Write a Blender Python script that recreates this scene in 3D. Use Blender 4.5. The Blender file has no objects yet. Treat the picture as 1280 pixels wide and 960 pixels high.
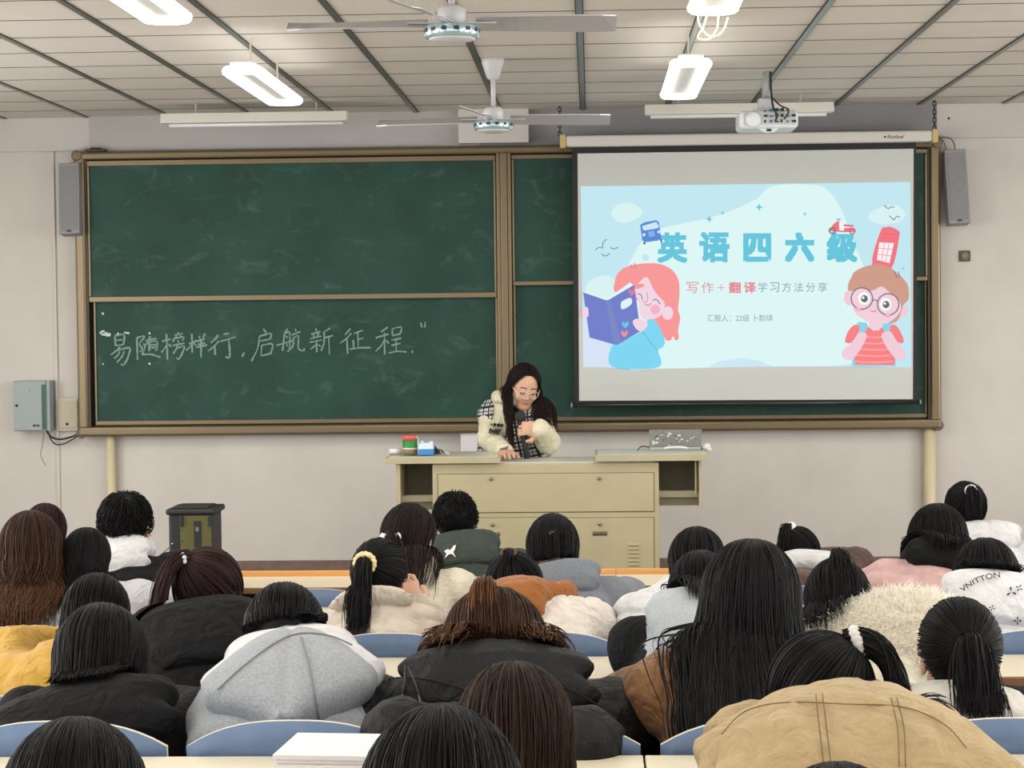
import bpy, math, random
import numpy as np
from mathutils import Matrix, Vector
R_ = math.radians
SC = bpy.context.scene
COL = SC.collection

# ------------------------------------------------------------------ camera
YAW, PITCH, ROLL, FPX = 0.0392109, 0.0322682, -0.0113102, 2522.6
CAM = np.array([0.0, 0.0, 1.80])
_fw = np.array([-math.sin(YAW)*math.cos(PITCH), math.cos(YAW)*math.cos(PITCH), -math.sin(PITCH)])
_r0 = np.array([math.cos(YAW), math.sin(YAW), 0.0]); _u0 = np.cross(_r0, _fw)
_r = math.cos(ROLL)*_r0 + math.sin(ROLL)*_u0
_u = -math.sin(ROLL)*_r0 + math.cos(ROLL)*_u0
cd = bpy.data.cameras.new('camera'); cam = bpy.data.objects.new('camera', cd); COL.objects.link(cam)
cam.matrix_world = Matrix(((_r[0], _u[0], -_fw[0], CAM[0]), (_r[1], _u[1], -_fw[1], CAM[1]), (_r[2], _u[2], -_fw[2], CAM[2]), (0, 0, 0, 1)))
cd.sensor_width = 36.0; cd.lens = 36.0*FPX/1280.0; cd.clip_start = 0.05; cd.clip_end = 100
SC.camera = cam

def ray(px, py):
    return _fw + _r*((px-640)/FPX) + _u*((480-py)/FPX)
def at(px, py, Y):
    v = ray(px, py); return CAM + v*((Y-CAM[1])/v[1])
def atz(px, py, z):
    v = ray(px, py); return CAM + v*((z-CAM[2])/v[2])

# ------------------------------------------------------------------ world, exposure
w = bpy.data.worlds.new('world'); SC.world = w; w.use_nodes = True
w.node_tree.nodes['Background'].inputs[0].default_value = (0.85, 0.9, 1.0, 1)
w.node_tree.nodes['Background'].inputs[1].default_value = 0.25
SC.view_settings.view_transform = 'Standard'; SC.view_settings.look = 'None'
SC.view_settings.exposure = 0.0; SC.view_settings.gamma = 1.0
SC.view_settings.use_curve_mapping = False
LAMP_W = 11.0           # watts of each ceiling fluorescent
TUBE_E = 4.0
FILL_WINDOWS = [('left', -4.37, y_) for y_ in (1.2, 4.6, 8.0)]+[('right', 4.57, y_) for y_ in (1.2, 4.6, 8.0)]+[('back', x_, -3.17) for x_ in (-2.4, 0.1, 2.6)]
FILL_W = 55.0           # watts of each fill light added to brighten the room
for side_, c0_, c1_ in FILL_WINDOWS:
    wl_ = bpy.data.lights.new('window_daylight', 'AREA'); wl_.shape = 'RECTANGLE'; wl_.size = 2.0; wl_.size_y = 1.7; wl_.energy = FILL_W*(0.4 if side_ == 'back' else 1.3); wl_.color = (1.0, 0.985, 0.96)
    wo_ = bpy.data.objects.new('window_daylight', wl_); COL.objects.link(wo_)
    if side_ == 'back': wo_.location = (c0_, c1_, 1.85); wo_.rotation_euler = (R_(90), 0, 0)
    else: wo_.location = (c0_, c1_, 1.85); wo_.rotation_euler = (R_(90), 0, R_(-90) if side_ == 'left' else R_(90))

# ------------------------------------------------------------------ helpers
def srgb(r, g, b):
    f = lambda c: (c/255/12.92) if c/255 <= 0.04045 else ((c/255+0.055)/1.055)**2.4
    return (f(r), f(g), f(b), 1.0)
MATS = {}
def mat(name, col, rough=0.6, metal=0.0, spec=0.5, noise=0.0, nscale=20.0, bump=0.0, bscale=60.0, sheen=0.0, coat=0.0, vary=None):
    if name in MATS: return MATS[name]
    m = bpy.data.materials.new(name); m.use_nodes = True
    nt = m.node_tree; b = nt.nodes['Principled BSDF']
    b.inputs['Base Color'].default_value = col
    b.inputs['Roughness'].default_value = rough; b.inputs['Metallic'].default_value = metal
    b.inputs['Specular IOR Level'].default_value = spec
    if sheen: b.inputs['Sheen Weight'].default_value = sheen
    if coat: b.inputs['Coat Weight'].default_value = coat
    if noise or bump:
        tc = nt.nodes.new('ShaderNodeTexCoord')
    if noise:
        n = nt.nodes.new('ShaderNodeTexNoise'); n.inputs['Scale'].default_value = nscale; n.inputs['Detail'].default_value = 6
        nt.links.new(tc.outputs['Object'], n.inputs['Vector'])
        mx = nt.nodes.new('ShaderNodeMix'); mx.data_type = 'RGBA'
        c2 = vary or tuple(c*(1-noise) for c in col[:3])+(1,)
        mx.inputs[6].default_value = col; mx.inputs[7].default_value = c2
        rp = nt.nodes.new('ShaderNodeValToRGB'); rp.color_ramp.elements[0].position = 0.38; rp.color_ramp.elements[1].position = 0.68
        nt.links.new(n.outputs['Fac'], rp.inputs[0]); nt.links.new(rp.outputs[0], mx.inputs[0])
        nt.links.new(mx.outputs[2], b.inputs['Base Color'])
    if bump:
        n2 = nt.nodes.new('ShaderNodeTexNoise'); n2.inputs['Scale'].default_value = bscale; n2.inputs['Detail'].default_value = 4
        nt.links.new(tc.outputs['Object'], n2.inputs['Vector'])
        bp = nt.nodes.new('ShaderNodeBump'); bp.inputs['Strength'].default_value = bump; bp.inputs['Distance'].default_value = 0.022 if bscale < 20 else 0.01
        n2.inputs['Distortion'].default_value = 1.6 if bscale < 20 else 0.0
        nt.links.new(n2.outputs['Fac'], bp.inputs['Height']); nt.links.new(bp.outputs[0], b.inputs['Normal'])
    MATS[name] = m; return m
def emit(name, col, strength):
    if name in MATS: return MATS[name]
    m = bpy.data.materials.new(name); m.use_nodes = True
    b = m.node_tree.nodes['Principled BSDF']
    b.inputs['Base Color'].default_value = (0.02, 0.02, 0.02, 1); b.inputs['Roughness'].default_value = 0.9; b.inputs['Specular IOR Level'].default_value = 0
    b.inputs['Emission Color'].default_value = col; b.inputs['Emission Strength'].default_value = strength
    MATS[name] = m; return m

def tag(o, label=None, cat=None, group=None, kind=None):
    if label: o['label'] = label
    if cat: o['category'] = cat
    if group: o['group'] = group
    if kind: o['kind'] = kind
    return o
def empty(name, loc, label=None, cat=None, group=None):
    o = bpy.data.objects.new(name, None); COL.objects.link(o); o.location = tuple(float(c) for c in loc)
    o.empty_display_size = 0.1
    return tag(o, label, cat, group)
def wloc(o):
    v = Vector((0, 0, 0))
    while o is not None:
        v = v + o.location; o = o.parent
    return v
def link(name, me, m, parent=None):
    o = bpy.data.objects.new(name, me); COL.objects.link(o)
    for k in (m if isinstance(m, (list, tuple)) else [m]): me.materials.append(k)
    if parent is not None: o.parent = parent
    return o
def copy_tree(o, parent=None):
    c = o.copy(); COL.objects.link(c)
    if parent is not None: c.parent = parent
    for ch in list(o.children): copy_tree(ch, c)
    return c

class MB:
    """collects shapes, builds ONE mesh object"""
    def __init__(s): s.v = []; s.f = []; s.mi = []; s.cur = 0; s.sm = []; s.smooth = False
    def add(s, vs, fs):
        n = len(s.v); s.v += [tuple(float(c) for c in v) for v in vs]
        for f in fs: s.f.append(tuple(i+n for i in f)); s.mi.append(s.cur); s.sm.append(s.smooth)
        return s
    def m(s, i): s.cur = i; return s
    def box(s, x0, x1, y0, y1, z0, z1, rot=None, c=None):
        vs = [(x, y, z) for x in (x0, x1) for y in (y0, y1) for z in (z0, z1)]
        if rot is not None:
            c = np.array(c if c is not None else ((x0+x1)/2, (y0+y1)/2, (z0+z1)/2)); vs = [tuple(np.array(rot) @ (np.array(v)-c) + c) for v in vs]
        return s.add(vs, [(0, 1, 3, 2), (4, 6, 7, 5), (0, 4, 5, 1), (2, 3, 7, 6), (0, 2, 6, 4), (1, 5, 7, 3)])
    def tube(s, pts, r, n=8, cap=True):
        pts = [np.array(p, float) for p in pts]; rr = r if isinstance(r, (list, tuple)) else [r]*len(pts)
        rings = []; up = None
        for i, p in enumerate(pts):
            t = pts[min(i+1, len(pts)-1)] - pts[max(i-1, 0)]; t = t/(np.linalg.norm(t)+1e-9)
            if up is None:
                up = np.array([0, 0, 1.0]) if abs(t[2]) < 0.9 else np.array([1.0, 0, 0])
            a = np.cross(t, up); a /= np.linalg.norm(a)+1e-9; b = np.cross(a, t); up = b
            rings.append([p + rr[i]*(math.cos(2*math.pi*k/n)*a + math.sin(2*math.pi*k/n)*b) for k in range(n)])
        vs = [v for r_ in rings for v in r_]; fs = []
        for i in range(len(pts)-1):
            for k in range(n):
                fs.append((i*n+k, i*n+(k+1) % n, (i+1)*n+(k+1) % n, (i+1)*n+k))
        if cap: fs += [tuple(range(n-1, -1, -1)), tuple(range((len(pts)-1)*n, len(pts)*n))]
        return s.add(vs, fs)
    def lathe(s, c, prof, n=24, axis='z'):
        vs = []; fs = []; c = np.array(c, float)
        for r, h in prof:
            for k in range(n):
                a = 2*math.pi*k/n
                if axis == 'z': vs.append(c + np.array([r*math.cos(a), r*math.sin(a), h]))
                elif axis == 'y': vs.append(c + np.array([r*math.cos(a), h, r*math.sin(a)]))
                else: vs.append(c + np.array([h, r*math.cos(a), r*math.sin(a)]))
        for i in range(len(prof)-1):
            for k in range(n):
                fs.append((i*n+k, i*n+(k+1) % n, (i+1)*n+(k+1) % n, (i+1)*n+k))
        fs += [tuple(range(n-1, -1, -1)), tuple(range((len(prof)-1)*n, len(prof)*n))]
        return s.add(vs, fs)
    def prism(s, poly, ax, d0, d1):
        """poly of 2D points in the plane normal to ax ('x': (y,z), 'y': (x,z), 'z': (x,y)), extruded d0..d1"""
        n = len(poly)
        def P(p, d): return {'x': (d, p[0], p[1]), 'y': (p[0], d, p[1]), 'z': (p[0], p[1], d)}[ax]
        vs = [P(p, d0) for p in poly] + [P(p, d1) for p in poly]
        fs = [tuple(range(n)), tuple(range(2*n-1, n-1, -1))] + [(i, i+n, (i+1) % n+n, (i+1) % n) for i in range(n)]
        return s.add(vs, fs)
    def build(s, name, m, parent=None, bevel=0.0, seg=2, smooth=False):
        me = bpy.data.meshes.new(name); off = wloc(parent) if parent is not None else Vector((0, 0, 0))
        me.from_pydata([(v[0]-off[0], v[1]-off[1], v[2]-off[2]) for v in s.v], [], s.f)
        o = link(name, me, m, parent)
        me.polygons.foreach_set('material_index', s.mi)
        me.polygons.foreach_set('use_smooth', [bool(smooth or q) for q in s.sm])
        me.update()
        import bmesh
        bm = bmesh.new(); bm.from_mesh(me); bmesh.ops.recalc_face_normals(bm, faces=bm.faces); bm.to_mesh(me); bm.free()
        if bevel:
            md = o.modifiers.new('bevel', 'BEVEL'); md.width = bevel; md.segments = seg; md.limit_method = 'ANGLE'; md.angle_limit = R_(40)
            md.harden_normals = False
        return o

def catmull(pts, n=6, closed=False):
    P = [np.array(p, float) for p in pts]; out = []; L = len(P)
    rng = range(L if closed else L-1)
    for i in rng:
        g = (lambda k: P[k % L]) if closed else (lambda k: P[max(0, min(L-1, k))])
        p0, p1, p2, p3 = g(i-1), g(i), g(i+1), g(i+2)
        for k in range(n):
            t = k/n
            out.append(0.5*((2*p1)+(-p0+p2)*t+(2*p0-5*p1+4*p2-p3)*t*t+(-p0+3*p1-3*p2+p3)*t**3))
    if not closed: out.append(P[-1])
    return out

def text_mesh(body, size, bold=0.0, spacing=1.0, shear=0.0):
    """vertices (x, y) and faces of a line of lettering, left edge at 0, centred on y"""
    c = bpy.data.curves.new('lettering', 'FONT'); c.body = body; c.size = size; c.offset = bold; c.space_character = spacing; c.shear = shear
    c.resolution_u = 3
    o = bpy.data.objects.new('lettering', c); COL.objects.link(o)
    dg = bpy.context.evaluated_depsgraph_get()
    me = bpy.data.meshes.new_from_object(o.evaluated_get(dg))
    vs = np.array([v.co[:2] for v in me.vertices]); fs = [tuple(p.vertices) for p in me.polygons]
    bpy.data.objects.remove(o); bpy.data.curves.remove(c); bpy.data.meshes.remove(me)
    lo, hi = vs.min(0), vs.max(0)
    vs = vs - np.array([lo[0], (lo[1]+hi[1])/2])
    return vs, fs, hi[0]-lo[0], hi[1]-lo[1]

# ------------------------------------------------------------------ sizes of the room
DW = 11.2                      # front wall
HC = 2.95                      # ceiling
DAIS = 0.15
XL, XR, YB = -4.4, 4.6, -3.2
T0, TW = -0.951, 0.4602        # ceiling grid
M_wall = mat('painted_wall', srgb(213, 208, 201), 0.75, noise=0.07, nscale=3.0, bump=0.06, bscale=90)
M_beam = mat('beam_paint', srgb(206, 201, 196), 0.75, noise=0.05, nscale=3.0)
M_greypaint = mat('grey_band_paint', srgb(142, 142, 144), 0.7, noise=0.06, nscale=5)
M_floor = mat('terrazzo', srgb(140, 132, 124), 0.35, noise=0.25, nscale=60)
M_skirt = mat('brown_skirting', srgb(126, 104, 92), 0.55, noise=0.2, nscale=30)
M_tile = mat('ceiling_tile', srgb(220, 213, 203), 0.85, noise=0.06, nscale=2.2, bump=0.15, bscale=160)
M_tbar = mat('ceiling_bar', srgb(120, 124, 118), 0.35, metal=0.6)
M_gap = mat('ceiling_gap', srgb(92, 88, 82), 0.9)

def structure(o): return tag(o, kind='structure')
structure(MB().box(XL, XR, YB, 9.0, -0.1, 0).build('floor', M_floor))
structure(MB().box(XL, XR, 9.0, DW, -0.1, DAIS).build('floor_platform', M_floor, bevel=0.01))
structure(MB().box(XL, XR, YB, 5.62, 0.0005, 0.115).build('floor_second_tier', M_floor))
structure(MB().box(XL, XR, YB, 3.82, 0.1155, 0.23).build('floor_third_tier', M_floor))
structure(MB().box(XL-0.2, XR+0.2, DW, DW+0.2, -0.1, HC+0.1).build('wall_front', M_wall))
structure(MB().box(XL-0.2, XL, YB, DW, -0.1, HC+0.1).build('wall_left', M_wall))
structure(MB().box(XR, XR+0.2, YB, DW, -0.1, HC+0.1).build('wall_right', M_wall))
structure(MB().box(XL-0.2, XR+0.2, YB-0.2, YB, -0.1, HC+0.1).build('wall_back', M_wall))
zb = at(40, 190, DW)[2]
structure(MB().box(XL, XR, DW-0.03, DW, zb, HC).build('trim_1', M_beam, bevel=0.004))
M_bandshade = mat('pale_grey_band_paint', srgb(182, 179, 177), 0.7, noise=0.06, nscale=5)  # soft shade above the left board, painted in as a flat pale grey strip
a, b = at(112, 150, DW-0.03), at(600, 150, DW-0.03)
structure(MB().box(a[0], b[0], DW-0.036, DW-0.0301, at(350, 186, DW)[2], HC).build('trim_2', M_bandshade))
a, b = at(600, 150, DW-0.03), at(1171, 150, DW-0.03)
structure(MB().box(a[0]+.0005, b[0], DW-0.036, DW-0.0301, at(640, 186, DW)[2], HC).build('trim_4', M_greypaint))
structure(MB().box(XL, XR, DW-0.025, DW, DAIS, at(420, 700, DW)[2]).build('baseboard_front', M_skirt, bevel=0.004))
# vertical cable trunking left of the board
a = at(69, 300, DW)
structure(MB().box(a[0]-0.012, a[0]+0.004, DW-0.014, DW, at(69, 640, DW)[2]-0.3, zb).build('trim_3', M_wall, bevel=0.002))

# ceiling of lay-in tiles between long bars
mb = MB()
mb.m(0).box(XL, XR, YB, DW, HC, HC+0.08)
i0 = int(math.floor((XL-T0)/TW)); i1 = int(math.ceil((XR-T0)/TW))
for i in range(i0, i1+1):
    x = T0+i*TW
    if XL < x < XR: mb.m(1).box(x-0.011, x+0.011, YB, DW, HC-0.006, HC+0.002); mb.m(2).box(x-0.016, x+0.016, YB, DW, HC-0.0012, HC+0.001)
y = 9.6214*1.0769
Y0 = y - 40*TW
for j in range(60):
    yy = Y0+j*TW
    if YB < yy < DW-0.05: mb.m(2).box(XL, XR, yy-0.0042, yy+0.0042, HC-0.0015, HC+0.001)
structure(mb.build('ceiling', [M_tile, M_tbar, M_gap]))

# unseen windows added in the side and back walls, panes glow as fill
M_wframe = mat('window_frame_white', srgb(215, 215, 212), 0.4)
M_pane = emit('window_pane_daylight', srgb(225, 232, 240), 0.9)
for k_, (side_, c0_, c1_) in enumerate(FILL_WINDOWS):
    mb = MB()
    W_, H_, z_ = 1.0, 0.85, 1.85
    def bx_(a0, a1, z0, z1, d0, d1):
        if side_ == 'back': mb.box(c0_+a0, c0_+a1, YB+d0, YB+d1, z0, z1)
        elif side_ == 'left': mb.box(XL+d0, XL+d1, c1_+a0, c1_+a1, z0, z1)
        else: mb.box(XR-d1, XR-d0, c1_+a0, c1_+a1, z0, z1)
    mb.m(1); bx_(-W_, W_, z_-H_, z_+H_, 0.0005, 0.008)
    mb.m(0)
    for a0, a1 in ((-W_-.06, -W_), (-.03, .03), (W_, W_+.06)): bx_(a0, a1, z_-H_-.06, z_+H_+.06, 0.0005, 0.02)
    for b0, b1 in ((z_-H_-.06, z_-H_), (z_+.3, z_+.34), (z_+H_, z_+H_+.06)): bx_(-W_, W_, b0, b1, 0.0005, 0.02)
    structure(mb.build('window_%d' % (k_+1), [M_wframe, M_pane]))
# ------------------------------------------------------------------ ceiling lamps
M_lampbody = mat('lamp_white', srgb(225, 225, 220), 0.5)
M_tube = emit('tube_light', srgb(255, 252, 246), TUBE_E)
M_wire = mat('lamp_wire', srgb(200, 195, 180), 0.5)
M_chrome = mat('bright_metal', srgb(190, 190, 190), 0.25, metal=0.9)
LZ = 2.80
def make_lamp(x, y):
    t = empty('ceiling_lamp', (x, y, LZ))
    L = 0.56
    m = MB(); m.box(x-0.05, x+0.05, y-L, y+L, LZ, LZ+0.035); m.build('lamp_body', M_lampbody, t, bevel=0.008)
    for sx in (-1, 1):
        m = MB(); m.smooth = True; m.tube([(x+sx*0.06, y-L+0.02, LZ-0.005), (x+sx*0.06, y+L-0.02, LZ-0.005)], 0.022, 12)
        m.build('fluorescent_tube', M_tube, t)
    for sy in (-1, 1):
        m = MB(); m.smooth = True
        pts = [(x+0.066*math.cos(a), y+sy*(L-0.02)+sy*0.05*math.sin(a), LZ-0.005) for a in np.linspace(0, math.pi, 9)]
        m.tube(pts, 0.019, 10); m.build('tube_end', M_tube, t)
        m = MB(); m.tube([(x, y+sy*0.35, LZ+0.03), (x, y+sy*0.35, HC)], 0.004, 6); m.build('hanger', M_wire, t)
    ld = bpy.data.lights.new('fluorescent_light', 'AREA'); ld.shape = 'RECTANGLE'; ld.size = 0.14; ld.size_y = 2*L
    ld.energy = LAMP_W; ld.color = (1.0, 0.965, 0.91); lo = bpy.data.objects.new('fluorescent_light', ld); COL.objects.link(lo)
    lo.parent = t; lo.location = (0, 0, -0.034)
    return t
lamp0 = None
names = {(0, 0): 'lit twin-tube ceiling lamp left of the fans, the one nearer the board', (1, 0): 'lit twin-tube ceiling lamp at the top edge above the left board, further from the board',
         (0, 1): 'lit twin-tube ceiling lamp between the second fan and the projector', (1, 1): 'lit twin-tube ceiling lamp with loose yellow wires under it'}
LCOLS = [-1.37, 0.405, -3.21, 2.25]
for ci, x in enumerate(LCOLS):
    for ri, y in enumerate((8.55, 6.02, 3.49, 0.96, -1.57)):
        if lamp0 is None: t = lamp0 = make_lamp(x, y)
        else: t = copy_tree(lamp0); t.location = (x, y, LZ)
        lab = names.get((ri, ci), 'lit twin-tube ceiling lamp outside the view')
        tag(t, lab, 'ceiling lamp', 'fluorescent ceiling lamps')
# loose wires hanging from one lamp
p = at(868, 22, 6.3)
m = MB(); m.smooth = True
def P_(px, py, Y=6.45): return at(px, py, Y)
m.tube(catmull([P_(872, 18), P_(874, 30), P_(882, 42), P_(893, 46), P_(904, 38), P_(910, 22)], 5), 0.0028, 6)
m.tube(catmull([P_(884, 18), P_(879, 34), P_(872, 47), P_(886, 49), P_(896, 36), P_(898, 20)], 5), 0.0028, 6)
tag(m.build('loose_wire', mat('yellow_wire', srgb(226, 208, 150), 0.5)), 'loose yellow wires dangling below the front ceiling lamp', 'wire')

# unlit board lamps
M_blamp = mat('board_lamp_white', srgb(226, 224, 214), 0.45)
def board_lamp(p0, p1, label):
    Y = 10.58; a = at(p0[0], p0[1], Y); b = at(p1[0], p1[1], Y)
    x0, x1 = a[0], b[0]; z1 = (a[2]+b[2])/2; t = empty('board_lamp', ((x0+x1)/2, Y, z1), label, 'board lamp', 'unlit lamps above the board')
    m = MB(); m.prism([(Y-0.05, z1), (Y+0.05, z1), (Y+0.065, z1-0.03), (Y+0.02, z1-0.052), (Y-0.065, z1-0.052)], 'x', x0, x1)
    m.build('lamp_housing', M_blamp, t, bevel=0.004)
    m = MB(); m.smooth = True; m.tube([(x0+0.03, Y+0.03, z1-0.055), (x1-0.03, Y+0.03, z1-0.055)], 0.012, 10); m.build('lamp_tube', mat('off_tube', srgb(235, 235, 232), 0.3), t)
    for f in (0.18, 0.83):
        m = MB(); m.tube([(x0+f*(x1-x0), Y, z1-0.002), (x0+f*(x1-x0), Y, HC)], 0.004, 6); m.build('hanger', M_wire, t)
board_lamp((203, 141.5), (435, 141), 'long unlit white board lamp above the chalk-written board')
board_lamp((806, 132), (1041, 128), 'long unlit white board lamp behind the projector')

# ------------------------------------------------------------------ ceiling fans
M_fan = mat('fan_white', srgb(205, 205, 208), 0.35)
M_fanblade = mat('fan_blade', srgb(190, 190, 194), 0.3, metal=0.35)
M_ring = mat('fan_ring', srgb(190, 215, 222), 0.15, metal=0.6)
M_dark = mat('dark_plastic', srgb(40, 40, 42), 0.5)
def make_fan(x, y, z, angs, label):
    t = empty('ceiling_fan', (x, y, z), label, 'ceiling fan', 'ceiling fans')
    m = MB(); m.smooth = True
    m.lathe((x, y, z), [(0.002, -0.034), (0.035, -0.033), (0.068, -0.026), (0.075, -0.02)], 32); m.build('hub_cover', M_fan, t)
    m = MB(); m.smooth = True
    m.lathe((x, y, z), [(0.075, -0.021), (0.083, -0.019), (0.087, -0.008), (0.087, 0.008), (0.083, 0.018), (0.04, 0.024), (0.04, 0.03)], 32); m.build('motor_ring', M_ring, t)
    for k in range(16):
        a = k*math.pi/8
        mb_ = None
    m = MB()
    for k in range(14):
        a = k*2*math.pi/14
        rt = np.array([[math.cos(a), -math.sin(a), 0], [math.sin(a), math.cos(a), 0], [0, 0, 1]])
        m.box(x+0.0845-0.004, x+0.0845+0.004, y-0.008, y+0.008, z-0.004, z+0.008, rt, (x, y, z))
    m.build('vent_slots', M_dark, t)
    m = MB(); m.smooth = True; m.lathe((x, y, z), [(0.045, 0.024), (0.045, 0.07), (0.03, 0.082), (0.012, 0.084)], 24); m.build('motor_cap', M_fan, t)
    m = MB(); m.smooth = True; m.tube([(x, y, z+0.08), (x, y, HC-0.05)], 0.011, 12); m.build('down_rod', M_fan, t)
    m = MB(); m.smooth = True; m.lathe((x, y, HC), [(0.018, -0.095), (0.028, -0.085), (0.05, -0.02), (0.052, -0.0005)], 24); m.build('canopy_cup', M_fan, t)
    for a in angs:
        ca, sa = math.cos(R_(a)), math.sin(R_(a))
        d = np.array([ca, sa, 0]); q = np.array([-sa, ca, 0])
        ctr = np.array([x, y, z])
        n = 10; vs = []; fs = []
        for i in range(n+1):
            u = i/n; r = 0.075+u*(0.515-0.075); wd = 0.03+0.028*min(1, u*1.6) if u < 0.93 else 0.045
            zz = 0.024-0.006*u
            for s_, dz in ((-1, 0.017), (1, -0.017)):
                for th in (0, 0.004):
                    vs.append(ctr + d*r + q*s_*wd + np.array([0, 0, zz+dz+th]))
        for i in range(n):
            b_ = i*4; c_ = b_+4
            fs += [(b_, b_+2, c_+2, c_), (b_+1, c_+1, c_+3, b_+3), (b_, c_, c_+1, b_+1), (b_+2, b_+3, c_+3, c_+2)]
        fs += [(0, 1, 3, 2), (n*4, n*4+2, n*4+3, n*4+1)]
        m = MB(); m.add(vs, fs); bl = m.build('blade', M_fanblade, t)
        m = MB(); rt = np.stack([d, q, [0, 0, 1]], 1)
        m.box(x+0.03, x+0.14, y-0.018, y+0.018, z+0.024, z+0.029, rt, (x, y, z)); m.build('blade_bracket', M_fan, bl, bevel=0.003)
    return t
p = at(617, 157, 8.94); make_fan(p[0], p[1], p[2], (178, 2, 262), 'white three-blade ceiling fan nearer the board, below its own rod')
p = at(565, 40, 6.35); make_fan(p[0], p[1], p[2], (184, 1, 256), 'white three-blade ceiling fan cut by the top edge of the picture')

# ------------------------------------------------------------------ projector on its pole
M_proj = mat('projector_white', srgb(222, 228, 228), 0.4)
PY = 9.5
a = at(924, 163, PY); b = at(998, 137, PY); cx = (a[0]+b[0])/2; hw = (b[0]-a[0])/2
t = empty('projector', (cx, PY+0.11, HC), 'white projector hanging from the ceiling by a short pole', 'projector')
z0, z1 = a[2]+0.008, b[2]
m = MB(); m.box(a[0], b[0], PY, PY+0.25, z0, z1); case = m.build('case', M_proj, t, bevel=0.02, seg=4)
m = MB(); m.box(a[0]+0.02, b[0]-0.01, PY-0.003, PY+0.002, z0+0.016, z1-0.012); back = m.build('rear_panel', mat('projector_grey', srgb(190, 196, 196), 0.5), t, bevel=0.002)
m = MB(); m.smooth = True; m.lathe((a[0]+0.065, PY-0.004, (z0+z1)/2), [(0.036, 0.002), (0.036, -0.004), (0.028, -0.009), (0.001, -0.009)], 28, 'y'); m.build('fan_grille', M_proj, t)
rnd = random.Random(3)
for k in range(17):
    xx = a[0]+0.115+(k % 6)*0.026; zz = z0+0.026+(k//6)*0.026
    if xx > b[0]-0.02: continue
    m = MB(); m.box(xx, xx+rnd.uniform(0.008, 0.02), PY-0.006, PY+0.001, zz, zz+rnd.uniform(0.006, 0.016))
    m.build('socket', [M_dark, mat('socket_blue', srgb(60, 100, 150), 0.4), M_dark][k % 3], back)
m = MB(); m.prism([(cx-0.05, z0), (cx+0.05, z0), (cx+0.02, z0-0.018), (cx-0.015, z0-0.018)], 'y', PY+0.01, PY+0.05); m.build('front_foot', M_proj, t)
m = MB(); m.box(cx-0.01, cx+0.012, PY+0.005, PY+0.03, z0-0.014, z0-0.002); m.build('remote_sensor', M_dark, t)
m = MB(); m.smooth = True; m.lathe((cx-0.05, PY+0.25, (z0+z1)/2), [(0.035, -0.004), (0.035, 0.012), (0.026, 0.014), (0.001, 0.008)], 24, 'y'); m.build('lens', M_dark, t)
px_ = at(958, 120, PY+0.1)[0]
m = MB(); m.box(px_-0.07, px_+0.07, PY+0.02, PY+0.17, z1, z1+0.008)
m.box(px_-0.04, px_+0.035, PY+0.06, PY+0.066, z1+0.004, z1+0.06); m.box(px_-0.04, px_+0.035, PY+0.13, PY+0.136, z1+0.004, z1+0.06); m.box(px_-0.04, px_+0.035, PY+0.06, PY+0.136, z1+0.056, z1+0.062)
m.build('mount_bracket', M_fan, t, bevel=0.003)
m = MB(); m.smooth = True; m.tube([(px_, PY+0.1, z1+0.055), (px_, PY+0.1, HC)], [0.022, 0.017], 16); m.build('mount_pole', mat('pole_grey', srgb(175, 178, 176), 0.45), t)
m = MB(); m.smooth = True
m.tube(catmull([(cx+0.03, PY-0.012, z0+0.03), (cx+0.035, PY-0.03, z0+0.06), (cx+0.02, PY-0.015, z1+0.01), (px_+0.02, PY+0.07, z1+0.09), (px_+0.02, PY+0.09, HC)], 6), 0.005, 6)
m.tube(catmull([(cx+0.07, PY-0.012, z0+0.04), (cx+0.09, PY-0.03, z0+0.08), (cx+0.05, PY-0.02, z1+0.02), (px_+0.02, PY+0.07, z1+0.07)], 6), 0.004, 6)
m.build('cables', M_dark, t)

# white box panel on the wall above the board
a, b = at(574, 176, DW-0.036), at(661, 135, DW-0.036)
t = empty('wall_box', ((a[0]+b[0])/2, DW-0.036, a[2]), 'square white wall box between the grey band and the board top', 'wall box')
m = MB(); m.box(a[0], b[0], DW-0.11, DW-0.0365, a[2]-0.02, b[2]); m.build('casing', M_beam, t, bevel=0.004)

# ------------------------------------------------------------------ sliding chalkboard
M_alu = mat('champagne_aluminium', srgb(122, 108, 84), 0.34, metal=0.6)
M_aludark = mat('board_channel', srgb(70, 62, 52), 0.5, metal=0.4)
M_board = mat('green_board', srgb(37, 74, 64), 0.6, spec=0.3, noise=1.0, nscale=4.0, vary=srgb(31, 64, 56), bump=0.04, bscale=300)
M_chalk = mat('chalk', srgb(128, 158, 146), 0.95)
M_chalkw = mat('chalk_bright', srgb(205, 220, 212), 0.95)
nt = M_board.node_tree; bsdf = nt.nodes['Principled BSDF']
lk = bsdf.inputs['Base Color'].links[0].from_socket
tc = nt.nodes.new('ShaderNodeTexCoord'); mp = nt.nodes.new('ShaderNodeMapping'); mp.inputs['Scale'].default_value = (2.2, 1, 3.4); mp.inputs['Rotation'].default_value = (0, 0.5, 0)
n1 = nt.nodes.new('ShaderNodeTexNoise'); n1.inputs['Scale'].default_value = 2.2; n1.inputs['Detail'].default_value = 9; n1.inputs['Roughness'].default_value = 0.66; n1.inputs['Distortion'].default_value = 1.2
rp = nt.nodes.new('ShaderNodeValToRGB'); rp.color_ramp.elements[0].position = 0.55; rp.color_ramp.elements[1].position = 0.83; rp.color_ramp.elements[1].color = (0.22, 0.22, 0.22, 1)
mx = nt.nodes.new('ShaderNodeMix'); mx.data_type = 'RGBA'; mx.inputs[7].default_value = srgb(150, 175, 165)
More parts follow.
